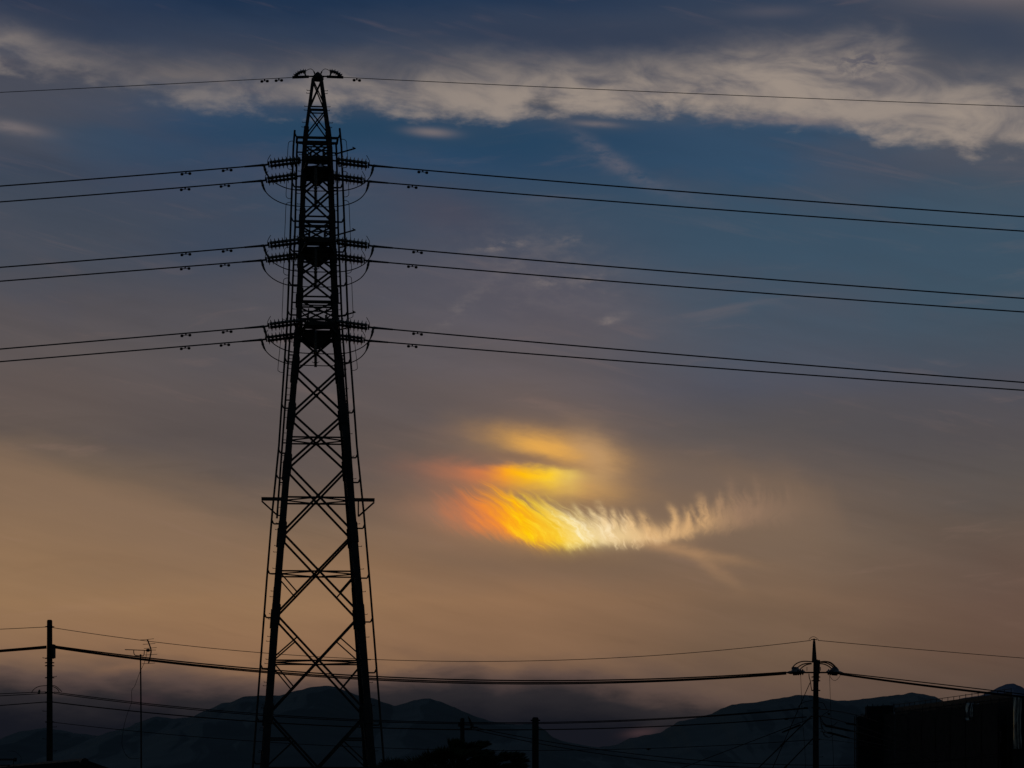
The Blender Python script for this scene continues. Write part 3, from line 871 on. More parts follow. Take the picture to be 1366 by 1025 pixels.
def damper(mb, p, d, side, z=1.0):
    """two weights on a short rod clamped under the wire"""
    dn = Vector((0, 0, -1))
    mb.bar(p, p + dn * 0.075, 0.05)
    l = 5.2 * K * z
    mb.tube([p + dn * 0.07 - d * l, p + dn * 0.075, p + dn * 0.07 + d * l], 0.012, 5)
    for s in (-1, 1):
        c = p + dn * 0.085 + d * (s * l)
        mb.turned(c - d * 0.055, d, [(0, 0.02), (0.012, 0.042), (0.05, 0.052), (0.095, 0.044), (0.11, 0.02)], 8)


for (lev, near), (Lp, Rp) in LINES.items():
    D = DF if near == 'near' else DB
    rowname = {'near': 'near', 'far': 'far'}[near]
    for side, pts in (('left', Lp), ('right', Rp)):
        sx = -1 if side == 'left' else 1
        f = quad3(pts)
        end = pts[2] if side == 'left' else pts[0]
        # string: anchored on the arm plate so that its clamp meets the wire's end
        clampP = P(end[0], end[1], D)
        lab = '%s-side insulator string of the %s crossarm pointing %s, double row of dark discs' % (near, lev, side)
        dvec = Vector((sx, 0, -0.13)).normalized()
        anchor = clampP - dvec * (54 * K)
        if side == 'left':
            if protoL is None: protoL = make_string(-1, lab); protoL.location = anchor
            else: dup(protoL, anchor, lab)
        else:
            if protoR is None: protoR = make_string(1, lab); protoR.location = anchor
            else: dup(protoR, anchor, lab)
        # the wire
        root = thing('power_line', 'thick power line from the %s crossarm running %s, the %s of its close pair' % (lev, side, 'upper' if near == 'near' else 'lower'),
                     'power line', clampP, 'power lines on the pylon crossarms')
        xs_ = [end[0] + sx * (i * 22.0) for i in range(0, 84)] if side == 'left' else [end[0] + sx * (i * 24.0) for i in range(0, 100)]
        mb = MB(); mb.tube([P(x, f(x), D) for x in xs_], 0.9 * K, 8)
        mb.build('conductor', 'alu', root)
        mb = MB(); q0, q1 = P(end[0], f(end[0]), D), P(end[0] + sx * 26, f(end[0] + sx * 26), D)
        mb.tube([q0, q0.lerp(q1, 0.2), q1], [1.9 * K, 1.5 * K, 1.15 * K], 8)
        mb.build('line_clamp', 'alu', root)
        if side == 'left': where = (303, 248) if near == 'near' else (300, 247)
        else: where = ((564,) if lev == 'top' else (557,)) if near == 'near' else (550,)
        for x in where:
            p, q_ = P(x, f(x), D), P(x + 5, f(x + 5), D)
            mb = MB(); damper(mb, p, (q_ - p).normalized(), side); mb.build('vibration_damper', 'steel', root)
    # jumper cable below the arm
    (xl, yl), (xr, yr) = Lp[2], Rp[0]
    yb = {'top': 220, 'middle': 328, 'bottom': 437}[lev] + (35 if near == 'near' else 56 - {'top': 0, 'middle': 1, 'bottom': 5}[lev])
    y0 = (yl + yr) / 2; dp = yb - y0
    prof = [(xl, yl), (xl + 3, yl + dp * .3), (xl + 8, yl + dp * .52), (xl + 17, yl + dp * .73), (xl + 30, yl + dp * .9), (xl + 46, yl + dp * .985), (422, yb),
            (xr - 46, yr + dp * .985), (xr - 28, yr + dp * .9), (xr - 14, yr + dp * .72), (xr - 6, yr + dp * .5), (xr - 2, yr + dp * .27), (xr, yr)]
    root = thing('jumper_cable', 'black jumper cable looping under the %s crossarm on its %s side' % (lev, near), 'cable', P(xl, yl, D), 'jumper cables looping under the crossarms')
    cv = catmull([P(x, y, D) for x, y in prof], 5)
    mb = MB(); mb.tube(cv, 0.65 * K, 6); mb.build('cable', 'cable', root)
    for seq in (cv[:9], cv[-9:][::-1]):
        mb = MB(); mb.tube(seq, [1.5 * K, 1.7 * K, 1.5 * K, 1.9 * K, 1.4 * K, 1.5 * K, 1.2 * K, 1.0 * K, 0.8 * K], 8)
        mb.build('terminal_sleeve', 'alu', root)
    # post insulator holding the jumper
    topz = {'top': 0, 'middle': 108, 'bottom': 217}[lev] + 224.0
    pt, pb = P(421, topz + (0 if near == 'near' else 24), D), P(421, yb + 1, D)
    root = thing('support_insulator', 'dark post insulator hanging under the %s crossarm on its %s side' % (lev, near), 'insulator', pt, 'post insulators holding the jumpers')
    ln = (pt - pb).length; mb = MB(); nn = 14; prf = [(0, 0.03)]
    for k in range(nn):
        t = ln * (0.08 + 0.84 * k / nn); pch = ln * 0.84 / nn
        prf += [(t, 0.045), (t + pch * .35, 0.07), (t + pch * .5, 0.072), (t + pch * .75, 0.045)]
    prf.append((ln, 0.03)); mb.turned(pt, (0, 0, -1), prf, 10); mb.build('shed_stack', 'porcelain', root)
    mb = MB()
    for s in (-1, 1): mb.tube(catmull([pb + Vector((0, 0, 0.12)), pb + Vector((s * 0.08, 0, 0.14)), pb + Vector((s * 0.14, 0, 0.18))], 4), 0.012, 5)
    mb.bar(pb + Vector((-0.05, 0, 0.0)), pb + Vector((0.05, 0, 0)), 0.05); mb.build('cable_clamp', 'steel', root)

# ------------------------------------------------------------------ earth wires on the peak
for side, pts, horn in (('left', [(0, 123.5), (180, 114.5), (391, 103.6)], -1), ('right', [(457, 103.4), (900, 124.0), (1366, 142.5)], 1)):
    f = quad3(pts); end = pts[2] if horn < 0 else pts[0]
    root = thing('earth_wire', 'single thin wire leaving the tip of the pylon to the %s' % side, 'power line', P(end[0], end[1], DT), 'thin wires on the pylon tip')
    xs_ = [end[0] + horn * i * 24 for i in range(90)]
    mb = MB(); mb.tube([P(x, f(x), DT) for x in xs_], 0.45 * K, 6); mb.build('wire', 'alu', root)
    for x in ((372, 353) if horn < 0 else (476,)):
        p, q_ = P(x, f(x), DT), P(x + 5, f(x + 5), DT)
        mb = MB(); damper(mb, p, (q_ - p).normalized(), side, 0.7); mb.build('vibration_damper', 'steel', root)
    xc = AX + 1
    S = lambda u, y: P(xc + horn * u, y, DT)
    r2 = thing('tension_clamp', 'arched toothed clamp with a lead loop on the pylon tip, %s one' % side, 'clamp', S(8, 102), 'arched clamps on the pylon tip')
    mb = MB(); mb.bar(S(5, 102), S(12, 102.2), 1.6 * K); mb.bar(S(12, 102.6), S(34, 103.4), 3 * K); mb.build('base_bar', 'steel', r2)
    arcp = catmull([S(31, 101.8), S(28, 99.5), S(24.5, 97), S(20, 95.6), S(16.5, 95.6)], 4)
    mb = MB(); mb.tube(arcp, 2.0 * K, 8)
    for k in range(1, len(arcp), 3):
        d = (arcp[min(k + 1, len(arcp) - 1)] - arcp[k - 1]).normalized()
        mb.turned(arcp[k] - d * 0.02, d, [(0, 1.2 * K), (0.012, 3.5 * K), (0.028, 3.5 * K), (0.04, 1.2 * K)], 10)
    mb.tube(catmull([S(16.5, 95.6), S(17.2, 98), S(16, 102)], 4), 1.1 * K, 6)
    mb.build('insulator_arch', 'porcelain', r2)
    mb = MB(); mb.tube(catmull([S(16, 95), S(12.5, 92.8), S(9, 92.3), S(6, 94.5), S(4.5, 97.5), S(2, 101)], 5), 0.4 * K, 5); mb.tube([S(5.4, 95.5), S(4, 98.6)], 0.9 * K, 6)
    mb.build('lead_loop', 'cable', r2)

# ------------------------------------------------------------------ distribution poles and lines
DP = 126.0


def cablething(label, pts, D, r, cat='cable', group='cables between the utility poles', name='overhead_cable', n=40, D2=None, ext=None, m='cable'):
    """cable through image rows at depth D (to D2), as a top-level mesh"""
    f = quad3(pts) if len(pts) == 3 else (lambda x: pts[0][1] + (pts[1][1] - pts[0][1]) * (x - pts[0][0]) / (pts[1][0] - pts[0][0]))
    x0, x1 = (pts[0][0], pts[-1][0]) if ext is None else ext
    D2 = D if D2 is None else D2
    seq = []
    for i in range(n + 1):
        t = i / n; x = x0 + (x1 - x0) * t; seq.append(P(x, f(x), D + (D2 - D) * t))
    mb = MB(); mb.tube(seq, r, 6)
    o = mb.build(name, m, None, origin=seq[0]); tag(o, label, cat, group); return o, f


KP = DP / F


def pole_shaft(root, x, ytop, D, rt, rb, top_round=True):
    k = D / F; a = P(x, ytop, D); h = a.z
    mb = MB(); c = Vector((a.x, D, 0))
    mb.turned(c + Vector((0, 0, -0.5)), (0, 0, 1), [(0, rb), (0.5 + h - 0.06, rt), (0.5 + h - 0.02, rt * 0.9), (0.5 + h, rt * 0.6)], 16)
    return mb.build('shaft', 'concrete', root)


def bands(root, x, rows, D, r, w=2.0):
    for y in rows:
        c = P(x, y, D); mb = MB()
        mb.turned(c, (0, 0, 1), [(0, r * 0.9), (0.005, r * 1.12), (w * D / F, r * 1.12), (w * D / F + .005, r * 0.9)], 14)
        for s in (-1, 1): mb.bar(c + Vector((s * r, 0, 0.02)), c + Vector((s * r * 1.5, 0, 0.02)), 0.045)
        mb.build('pole_band', 'steel', root)


def pegs(root, x, rows, D, r):
    mb = MB()
    for i, y in enumerate(rows):
        c = P(x, y, D); s = 1 if i % 2 else -1
        mb.bar(c, c + Vector((s * (r + 0.16), 0, 0)), 0.022)
        mb.bar(c + Vector((s * (r + 0.15), 0, -0.01)), c + Vector((s * (r + 0.15), 0, 0.04)), 0.022)
    mb.build('step_peg', 'steel', root)


# left pole
pl = thing('utility_pole', 'concrete utility pole at the left with bands and three tiers of cables', 'utility pole', (P(66.2, 900, DP).x, DP, 0), 'utility poles')
pole_shaft(pl, 66.2, 827, DP, 3.6 * KP, 4.9 * KP)
bands(pl, 66.2, (837, 879, 885, 889, 905, 925, 937.5, 964), DP, 4.1 * KP, 1.5)
pegs(pl, 66.2, (878, 903, 949, 970, 986, 1002, 1018), DP, 4.4 * KP)
mb = MB(); c = P(71.2, 861, DP)
mb.box((c.x - 1.4 * KP, DP - 0.3, P(0, 878, DP).z), (c.x + 1.6 * KP, DP + 0.3, P(0, 860, DP).z)); mb.bar(P(72, 862, DP - 0.7), P(72, 862, DP + 0.7), 2.2 * KP)
mb.build('cable_bracket', 'steel', pl)
mb = MB()
for y in (924, 937):
    mb = MB(); mb.bar(P(66.2, y, DP - 0.5), P(66.2, y, DP + 0.5), 1.8 * KP)
    for d in (-0.45, 0.45):
        p = P(66.2, y, DP + d); mb.turned(p, (0, 0, 1), [(0, 0.03), (0.03, 0.05), (0.06, 0.03), (0.09, 0.05), (0.12, 0.02)], 8)
    mb.build('low_crossarm', 'steel', pl)
mb = MB()
mb.tube(catmull([P(42, 924.5, DP), P(45, 920, DP), P(51, 916.3, DP), P(60, 915, DP), P(72, 915, DP), P(78, 918.5, DP), P(82.5, 923, DP)], 6), 0.5 * KP, 5)
mb.tube(catmull([P(70, 916, DP - .3), P(76, 919, DP - .3), P(79, 923.5, DP - .3)], 6), 0.5 * KP, 5)
mb.build('bridging_loop', 'cable', pl)
for x, y in ((52, 923),):
    mb = MB(); mb.turned(P(x - 0.6, y + 3, DP), (0.25, 0, 1), [(0, 0.03), (0.04, 0.06), (0.16, 0.05), (0.2, 0.02)], 8); mb.build('line_tap', 'porcelain', pl)

# right pole
pr = thing('utility_pole', 'utility pole at the right with a tapered steel top and curved leads over its crossarm', 'utility pole', (P(1088, 900, DP).x, DP, 0), 'utility poles')
pole_shaft(pr, 1088.3, 880, DP, 3.4 * KP, 5.0 * KP)
mb = MB(); mb.turned(P(1086.3, 884, DP), (-0.01, 0, 1), [(0, 3.5 * KP), (28 * KP, 1.7 * KP), (29 * KP, 1.2 * KP), (31.5 * KP, 1.3 * KP), (32 * KP, 0.3 * KP)], 12)
mb.bar(P(1082, 853.4, DP), P(1090, 853.6, DP), 1.1 * KP)
mb.tube(catmull([P(1079, 853.6, DP), P(1082, 850.6, DP), P(1085, 849.6, DP), P(1088, 850.6, DP), P(1092, 854, DP)], 5), 0.35 * KP, 5)
mb.build('pole_top', 'steel', pr)
mb = MB(); mb.box((P(1089, 0, DP).x, DP - .28, P(0, 899, DP).z), (P(1093, 0, DP).x, DP + .28, P(0, 881, DP).z)); mb.build('switch_box', 'steel', pr)
mb = MB(); mb.bar(P(1070, 897.4, DP - 0.25), P(1106, 897.4, DP - 0.25), 2.0 * KP)
for d in (-1.0, 1.0): mb.bar(P(1088, 897.6, DP), P(1088, 897.6, DP + d), 2.2 * KP)
for x in (1074, 1102):
    mb.bar(P(x, 897.4, DP - 1.05), P(x, 897.4, DP + 1.05), 2.0 * KP)
mb.build('crossarm', 'steel', pr)
for s in (-1, 1):
    for j, d in enumerate((-0.95, -0.1, 0.85)):
        mb = MB()
        xa, xb = (1074, 1049 + 2 * j) if s < 0 else (1102, 1125 - 2 * j)
        ya = 896.6; ybb = 898.0 if s > 0 else 897.5
        a, b = P(xa, ya, DP + d), P(xb, ybb, DP + d); dd = (b - a).normalized(); ln = (b - a).length
        prf = [(0, 0.03)]
        for k in range(5):
            t = 0.06 + k * (ln * 0.62) / 5; prf += [(t, 0.07), (t + .035, 0.135), (t + .06, 0.14), (t + .085, 0.07)]
        prf += [(ln * 0.7, 0.07), (ln * 0.8, 0.075), (ln, 0.025)]
        mb.turned(a, dd, prf, 12)
        # shroud standing over the clamp
        cx = a.lerp(b, 0.55); mb.turned(cx + Vector((0, 0, 0.02)), (0, 0, 1), [(0, 0.17), (0.12, 0.14), (0.22, 0.06)], 10)
        mb.build('strain_insulator', 'porcelain', pr)
# curved leads
arcs = [([(1056, 892), (1061, 886.5), (1067, 883.4), (1074, 882.4), (1083, 883)], -0.9), ([(1062, 893), (1067, 888.5), (1073, 885.8), (1082, 885)], 0.0),
        ([(1067, 893.5), (1071, 889.8), (1076, 887), (1083, 885.6)], 0.8),
        ([(1092, 883.3), (1100, 882.6), (1107, 883.6), (1112, 887), (1117, 892.5)], -0.9), ([(1092, 883.8), (1101, 884.3), (1108, 887.4), (1113.5, 892)], 0.0),
        ([(1092, 885.4), (1099, 886.2), (1105, 888.8), (1110, 893)], 0.8), ([(1092, 883.4), (1103, 883.2), (1110, 886.4), (1115, 892)], 0.4)]
for pp, d in arcs:
    mb = MB(); mb.tube(catmull([P(x, y, DP + d) for x, y in pp], 5), 0.75 * KP, 6); mb.build('curved_lead', 'cable', pr)
mb = MB()
for pp in ([(1079, 899), (1079.5, 904), (1081, 909), (1082, 917), (1083, 922)], [(1092, 899), (1092, 906), (1091, 914), (1090.6, 922)]):
    mb.tube(catmull([P(x, y, DP - .3) for x, y in pp], 4), 0.6 * KP, 5)
for x in (1076.5, 1094.6): mb.tube([P(x, 895, DP - .3), P(x, 890, DP - .3)], 0.45 * KP, 5)
mb.tube(catmull([P(1107, 902, DP), P(1110, 906.5, DP), P(1114, 908, DP), P(1118, 905.5, DP), P(1121, 901, DP)], 5), 0.3 * KP, 5)
mb.build('drop_lead', 'cable', pr)
bands(pr, 1088.4, (904, 909, 922, 945, 956.5, 987), DP, 3.9 * KP, 1.6)
pegs(pr, 1088.6, (930, 972, 993, 1010), DP, 4.6 * KP)
mb = MB()
for y in (945, 956):
    mb = MB(); mb.bar(P(1088.4, y, DP - 0.6), P(1088.4, y, DP + 0.6), 1.8 * KP); mb.build('low_crossarm', 'steel', pr)
for (x0, y0, x1, y1) in ((1072, 944.5, 1078, 945), (1046, 959.4, 1052, 959), (1104, 952, 1107, 953), (1128, 965, 1142, 967), (1100, 968, 1139, 976), (1104, 977, 1134, 985)):
    mb = MB(); mb.turned(P(x0, y0, DP), (P(x1, y1, DP) - P(x0, y0, DP)), [(0, 0.02), (0.05, 0.045), ((P(x1, y1, DP) - P(x0, y0, DP)).length * .8, 0.045), ((P(x1, y1, DP) - P(x0, y0, DP)).length, 0.02)], 8); mb.build('cable_sleeve', 'cable', pr)
mb = MB()
for pp in ([(1064, 944), (1070, 938.5), (1077, 935.6), (1084, 935)], [(1092, 937), (1098, 938), (1101, 943), (1103, 947)], [(1094, 956), (1097, 962), (1100, 966), (1106, 970)],
           [(1094, 957), (1096, 968), (1099, 974), (1105, 978)], [(1095, 962), (1102, 968), (1112, 967.5), (1117, 963)], [(1100, 975), (1099, 981), (1106, 984), (1112, 980)],
           [(1094, 958), (1099, 953), (1106, 949)], [(1095, 968), (1098, 978), (1104, 983)]):
    mb.tube(catmull([P(x, y, DP - .3) for x, y in pp], 5), 0.42 * KP, 5)
mb.build('bridging_loop', 'cable', pr)

# centre poles
pc = thing('plain_post', 'plain dark post standing alone beside the right end of the pine', 'post', (P(714, 1000, 100).x, 100, 0))
pole_shaft(pc, 714.2, 957, 100, 4.3 * 100 / F, 4.8 * 100 / F)
bands(pc, 714.2, (962,), 100, 4.3 * 100 / F, 0.8)
ps = thing('utility_pole', 'short utility pole rising behind the pine with a tangle of fittings at its top', 'utility pole', (P(617, 1000, 138).x, 138, 0), 'utility poles')
K1 = 138 / F
pole_shaft(ps, 616.8, 958, 138, 2.8 * K1, 3.4 * K1)
mb = MB(); mb.box((P(611.2, 0, 138).x, 137.8, P(0, 969.5, 138).z), (P(614.6, 0, 138).x, 138.2, P(0, 964, 138).z)); mb.build('junction_box', 'steel', ps)
mb = MB()
mb.bar(P(617, 967, 138), P(631, 968, 138), 1.4 * K1); mb.bar(P(617, 972.5, 138), P(630, 972, 138), 1.4 * K1)
mb.tube([P(624.5, 955.5, 138), P(627, 963, 138), P(630.5, 971, 138)], [0.5 * K1, 1.0 * K1, 1.8 * K1], 6); mb.tube([P(626, 958, 138), P(630, 966, 138)], 0.6 * K1, 5)
mb.turned(P(628, 973, 138), (0.4, 0, 1), [(0, 1.4 * K1), (5 * K1, 2.2 * K1), (8 * K1, 0.8 * K1)], 8); mb.turned(P(631, 971, 138), (1, 0, 0.1), [(0, 1.6 * K1), (4 * K1, 1.2 * K1), (7 * K1, .3 * K1)], 8)
mb.build('fitting', 'steel', ps)

# cables: label, three rows, depth, radius
cablething('thin top wire from the left utility pole running out of the picture to the left', [(-300, 850), (0, 839.6), (62, 836.6)], DP, 0.4 * KP)
cablething('thin top wire sagging between the left and right utility poles', [(70, 837.5), (560, 881.8), (1082, 854.5)], DP, 0.4 * KP, n=60)
cablething('thin top wire from the right utility pole running out to the right', [(1091, 854.5), (1230, 867.0), (1366, 878.2)], DP, 0.4 * KP, ext=(1091, 1700))
for d, y0, nm in ((-0.7, 0, 'topmost'), (0.0, 1.5, 'middle'), (0.7, 2.6, 'lowest')):
    cablething('%s cable of the thick bundle running left from the left utility pole' % nm, [(-300, 888 + y0), (0, 867.6 + y0 * 0.8), (62, 862.2 + y0)], DP + d, 0.85 * KP, group='thick cable bundle on the utility poles')
    cablething('%s cable of the thick bundle sagging between the two utility poles' % nm, [(73, 862 + y0), (560, 905.2 + y0 * 1.8), (1049, 896.8 + y0)], DP + d, 0.85 * KP, n=70,
               group='thick cable bundle on the utility poles')
for d, nm, pts, r in ((-0.8, 'upper', [(1124, 898.2), (1240, 911.4), (1366, 926.4)], .7), (0.0, 'middle', [(1122, 899.2), (1240, 914.8), (1366, 929.2)], .8),
                      (0.8, 'lower', [(1120, 900), (1240, 916.2), (1366, 930.6)], .8)):
    cablething('%s cable of the bundle descending right from the right utility pole' % nm, pts, DP + d, r * KP, ext=(pts[0][0], 1800), n=40, group='thick cable bundle on the utility poles')
cablething('second cable tier between the utility poles, upper strand', [(72, 923.4), (560, 963.0), (1074, 944.6)], DP + .4, 0.55 * KP, n=60)
cablething('second cable tier between the utility poles, lower strand', [(72, 925.2), (560, 964.8), (1074, 945.4)], DP - .4, 0.55 * KP, n=60)
cablething('single cable just below the second tier between the utility poles', [(72, 937), (600, 973.4), (1076, 956.6)], DP, 0.7 * KP, n=60)
cablething('lowest faint cable strung between the two utility poles', [(72, 963.8), (560, 999.5), (1085, 987)], DP, 0.4 * KP, n=60)
cablething('upper cable of the left utility pole second tier running out to the left', [(-300, 950), (0, 925.8), (62, 923.2)], DP + .3, 0.5 * KP)
cablething('lower cable of the left utility pole second tier running out to the left', [(-300, 953), (0, 928.6), (62, 925.2)], DP - .3, 0.5 * KP)
cablething('single cable below the second tier leaving the left utility pole to the left', [(-300, 963), (0, 941.4), (62, 936.6)], DP, 0.6 * KP)
cablething('short cable from the right utility pole to the scaffolded building, uppermost', [(1092, 946), (1120, 949.5), (1145, 955)], DP, 0.6 * KP, D2=180, ext=(1092, 1190))
for i, (y0, y1, y2) in enumerate(((955, 961, 967.5), (966, 970.5, 975.8), (976, 981.5, 986.5))):
    cablething('%s of three stepped cables leaving the right utility pole to the right' % ('upper', 'middle', 'lower')[i], [(1095, y0), (1118, y1), (1140, y2)], DP, 0.6 * KP, D2=180, ext=(1095, 1260),
               group='stepped cables on the right utility pole')
cablething('faint cable low on the right utility pole running right', [(1092, 986.5), (1120, 989), (1145, 992.5)], DP, 0.3 * KP, D2=180, ext=(1092, 1260))
for i, (a, b, c) in enumerate(((970.5, 994.2, 1019.5), (973.5, 999.5, 1024.5))):
    cablething('%s cable sloping right from the short utility pole behind the pine' % ('upper', 'lower')[i], [(632, a), (760, b), (1020, c)], 138, 0.5 * K1, ext=(632, 1400), n=50, D2=150,
               group='cables on the short utility pole')
mb = MB(); mb.ball(P(865, 999.6, DP), 0.055); mb.bar(P(862, 999.6, DP), P(868, 999.6, DP), 0.03)
tag(mb.build('cable_joint', 'cable', None, origin=P(865, 999.6, DP)), 'small dark joint box on the lowest faint cable', 'cable joint')

for i, (a, b, r, dd) in enumerate((((1080.5, 911), (1024, 1040), .5, 'steep thin guy wire from just under the crossarm of the right utility pole'),
                                   ((1083, 955), (1000, 1036), .75, 'thick guy wire slanting left from the middle of the right utility pole'),
                                   ((1085, 985), (1030, 1042), .75, 'lowest thick guy wire slanting left from the right utility pole'),
                                   ((1068, 967), (960, 1007), .45, 'flattest service cable slanting left from the right utility pole'))):
    A, B = P(a[0], a[1], DP), P(b[0], b[1], DP)
    C = A + (B - A) * ((A.z - 0.0) / (A.z - B.z)) if i < 3 else A + (B - A) * 2.2
    if i == 3: A = P(1084, 958, DP)
    mb = MB(); mb.tube([A, A.lerp(C, .35), C], r * KP, 6)
    if i in (1, 2): mb.turned(A.lerp(C, 0.12 + .02 * i), (C - A), [(0, 0.02), (0.05, 0.045), (0.2, 0.045), (0.26, 0.02)], 8)
    if i == 3: mb.turned(P(1068, 967, DP), P(1044, 977, DP) - P(1068, 967, DP), [(0, 0.02), (0.1, 0.04), (0.8, 0.035), (0.9, 0.02)], 8)
    tag(mb.build('guy_wire' if i < 3 else 'service_cable', 'cable', None, origin=A), dd, 'guy wire' if i < 3 else 'cable', 'stays on the right utility pole')
for i, (a, b, side) in enumerate(((((1068, 900)), (1074.5, 1024), 'left'), ((1106.6, 900), (1112, 1024), 'right'))):
    A, B = P(a[0], a[1], DP - .9), P(b[0], b[1], DP - .9)
    mb = MB(); mb.tube(catmull([A, A.lerp(B, .5) + Vector((-.02, 0, 0)), B, Vector((B.x + .05, B.y, 0.05))], 5), 0.28 * KP, 5)
    tag(mb.build('hanging_line', 'cable', None, origin=A), 'thin line hanging from the crossarm on the %s side of the right utility pole' % side, 'rope', 'thin lines hanging from the crossarm')

# ------------------------------------------------------------------ house with roof, and its antennas
RN, RF_ = P(113, 1017, 60), P(24, 1024, 71.7)
dirr = (RF_ - RN); dirr.z = 0; dirr.normalize(); perp = Vector((-dirr.y, dirr.x, 0)); perp = perp if perp.x > 0 else -perp
zr_ = RN.z; LEN = 17.0; HWD = 4.2; DROP = 4.2 * 0.35
house = thing('house', 'low house with a dark tiled gable roof at the lower left corner', 'house', (RN.x + dirr.x * 8, RN.y + dirr.y * 8, 0))


def HP(a, b, z): v = RN + dirr * a + perp * b; return Vector((v.x, v.y, z))


mb = MB()
for s in (-1, 1):
    mb.plate([HP(0, 0, zr_ - 0.06), HP(LEN, 0, zr_ - 0.06), HP(LEN, s * HWD, zr_ - DROP - 0.06), HP(0, s * HWD, zr_ - DROP - 0.06)], (perp * s * 0.33 + Vector((0, 0, 1))), 0.12)
    for k in range(int(LEN / 0.3)):
        a = 0.15 + k * 0.3
        mb.bar(HP(a, s * 0.1, zr_ - 0.0), HP(a, s * HWD, zr_ - DROP + 0.035), 0.06, 0.05)
roof = mb.build('roof', 'tile', house)
mb = MB(); mb.tube([HP(-0.05, 0, zr_ + 0.0), HP(LEN + .05, 0, zr_ + 0.0)], 0.09, 8); mb.build('ridge_tile', 'tile', roof)
mb = MB()
zw = zr_ - DROP - 0.1; w_ = HWD - 0.6
for (a0, b0, a1, b1) in ((0.5, -w_, 0.5, w_), (LEN - .5, -w_, LEN - .5, w_), (0.5, -w_, LEN - .5, -w_), (0.5, w_, LEN - .5, w_)):
    mb.bar(HP(a0, b0, zw / 2), HP(a1, b1, zw / 2), 0.16, zw, (0, 0, 1))
for a in (0.5, LEN - .5):
    mb.plate([HP(a, -w_, zw), HP(a, w_, zw), HP(a, 0, zr_ - 0.2)], dirr, 0.15)
mb.build('wall', 'render', house)
for a in (0.5,):
    for b in (-1.8, 1.8):
        mb = MB(); mb.bar(HP(a - 0.1, b - 0.7, 1.7), HP(a - 0.1, b + 0.7, 1.7), 0.08, 1.3, (0, 0, 1)); wd = mb.build('window', 'steel', house)
        mb = MB(); mb.bar(HP(a - 0.15, b - 0.6, 1.7), HP(a - 0.15, b + 0.6, 1.7), 0.02, 1.1, (0, 0, 1)); mb.build('pane', 'glass', wd)

# tall television antenna
DA = 70.0
KA = DA / F
base_p = P(188.4, 1060, DA)
ant = thing('television_antenna', 'television antenna on a tall slim mast with an angled reflector', 'antenna', (base_p.x, DA, 4.6), 'rooftop antennas')
mb = MB(); mb.tube([Vector((P(188.7, 0, DA).x, DA, 4.4)), P(188.2, 960, DA), P(187.4, 873, DA)], [0.021, 0.02, 0.017], 8); mb.build('mast', 'steel', ant)
mb = MB(); mb.tube([P(166.5, 866.8, DA), P(178, 867.2, DA), P(201, 868.2, DA)], 0.55 * KA, 8)
for i in range(7):
    x = 168.5 + i * 3.3; c = P(x, 867.0 + i * .12, DA); mb.tube([c + Vector((0, -0.09, 0)), c + Vector((0.0, 0.09, 0))], 0.006, 5)
mb.build('boom', 'steel', ant)
mb = MB(); mb.tube(catmull([P(178.4, 867.5, DA), P(178.6, 871.6, DA), P(180.4, 874.3, DA), P(187, 875, DA), P(190.5, 875, DA), P(192, 873.6, DA), P(192.6, 868.2, DA)], 5), 0.55 * KA, 8)
mb.ball(P(187.6, 874.6, DA), 1.5 * KA); mb.build('bracket', 'steel', ant)
mb = MB(); c = P(197.3, 867.7, DA); mb.turned(c - Vector((2.6 * KA, 0, 0)), (1, 0, 0), [(0, 0.8 * KA), (1.5 * KA, 2.0 * KA), (4 * KA, 2.1 * KA), (5.5 * KA, 0.9 * KA)], 10)
mb.build('feed_box', 'steel', ant)
mb = MB(); mb.tube(catmull([P(196.6, 853.4, DA), P(199, 859.5, DA), P(201.4, 867, DA), P(201, 873, DA), P(198.2, 885.2, DA)], 5), 0.9 * KA, 8)
mb.build('reflector_spine', 'steel', ant)
mb = MB()
for x, y, l, r, sl in ((196.8, 853.3, -10, 8.5, -1), (198.6, 859.3, -8, 8.5, -.8), (200.5, 864.8, -8.5, 8.5, -.8), (201.3, 867.4, 0, 6.5, 0), (201.2, 873.6, -8, 8.5, -.6), (198.4, 885.3, -9, 8.5, -.6)):
    mb.tube([P(x + l, y - sl * .7, DA + 0.25), P(x, y, DA), P(x + r, y + sl, DA - 0.25)], 0.33 * KA, 5)
mb.build('reflector_rod', 'steel', ant)
mb = MB()
mb.tube(catmull([P(x, y, DA - .06) for x, y in ((195.8, 869), (195.4, 874), (193, 883), (190, 890), (186.5, 897), (182.5, 908), (179.6, 915.5), (175.6, 922), (175.6, 936), (172.6, 945), (168.4, 957), (164.4, 974),
                                                (162.6, 990), (164.4, 1000), (169, 1008.5), (176, 1012.4), (187.5, 1011.5))], 4), 0.3 * KA, 5)
tag(mb.build('antenna_cable', 'cable', None, origin=P(188, 1012, DA)), 'thin loose cable dangling beside the tall antenna mast', 'cable')

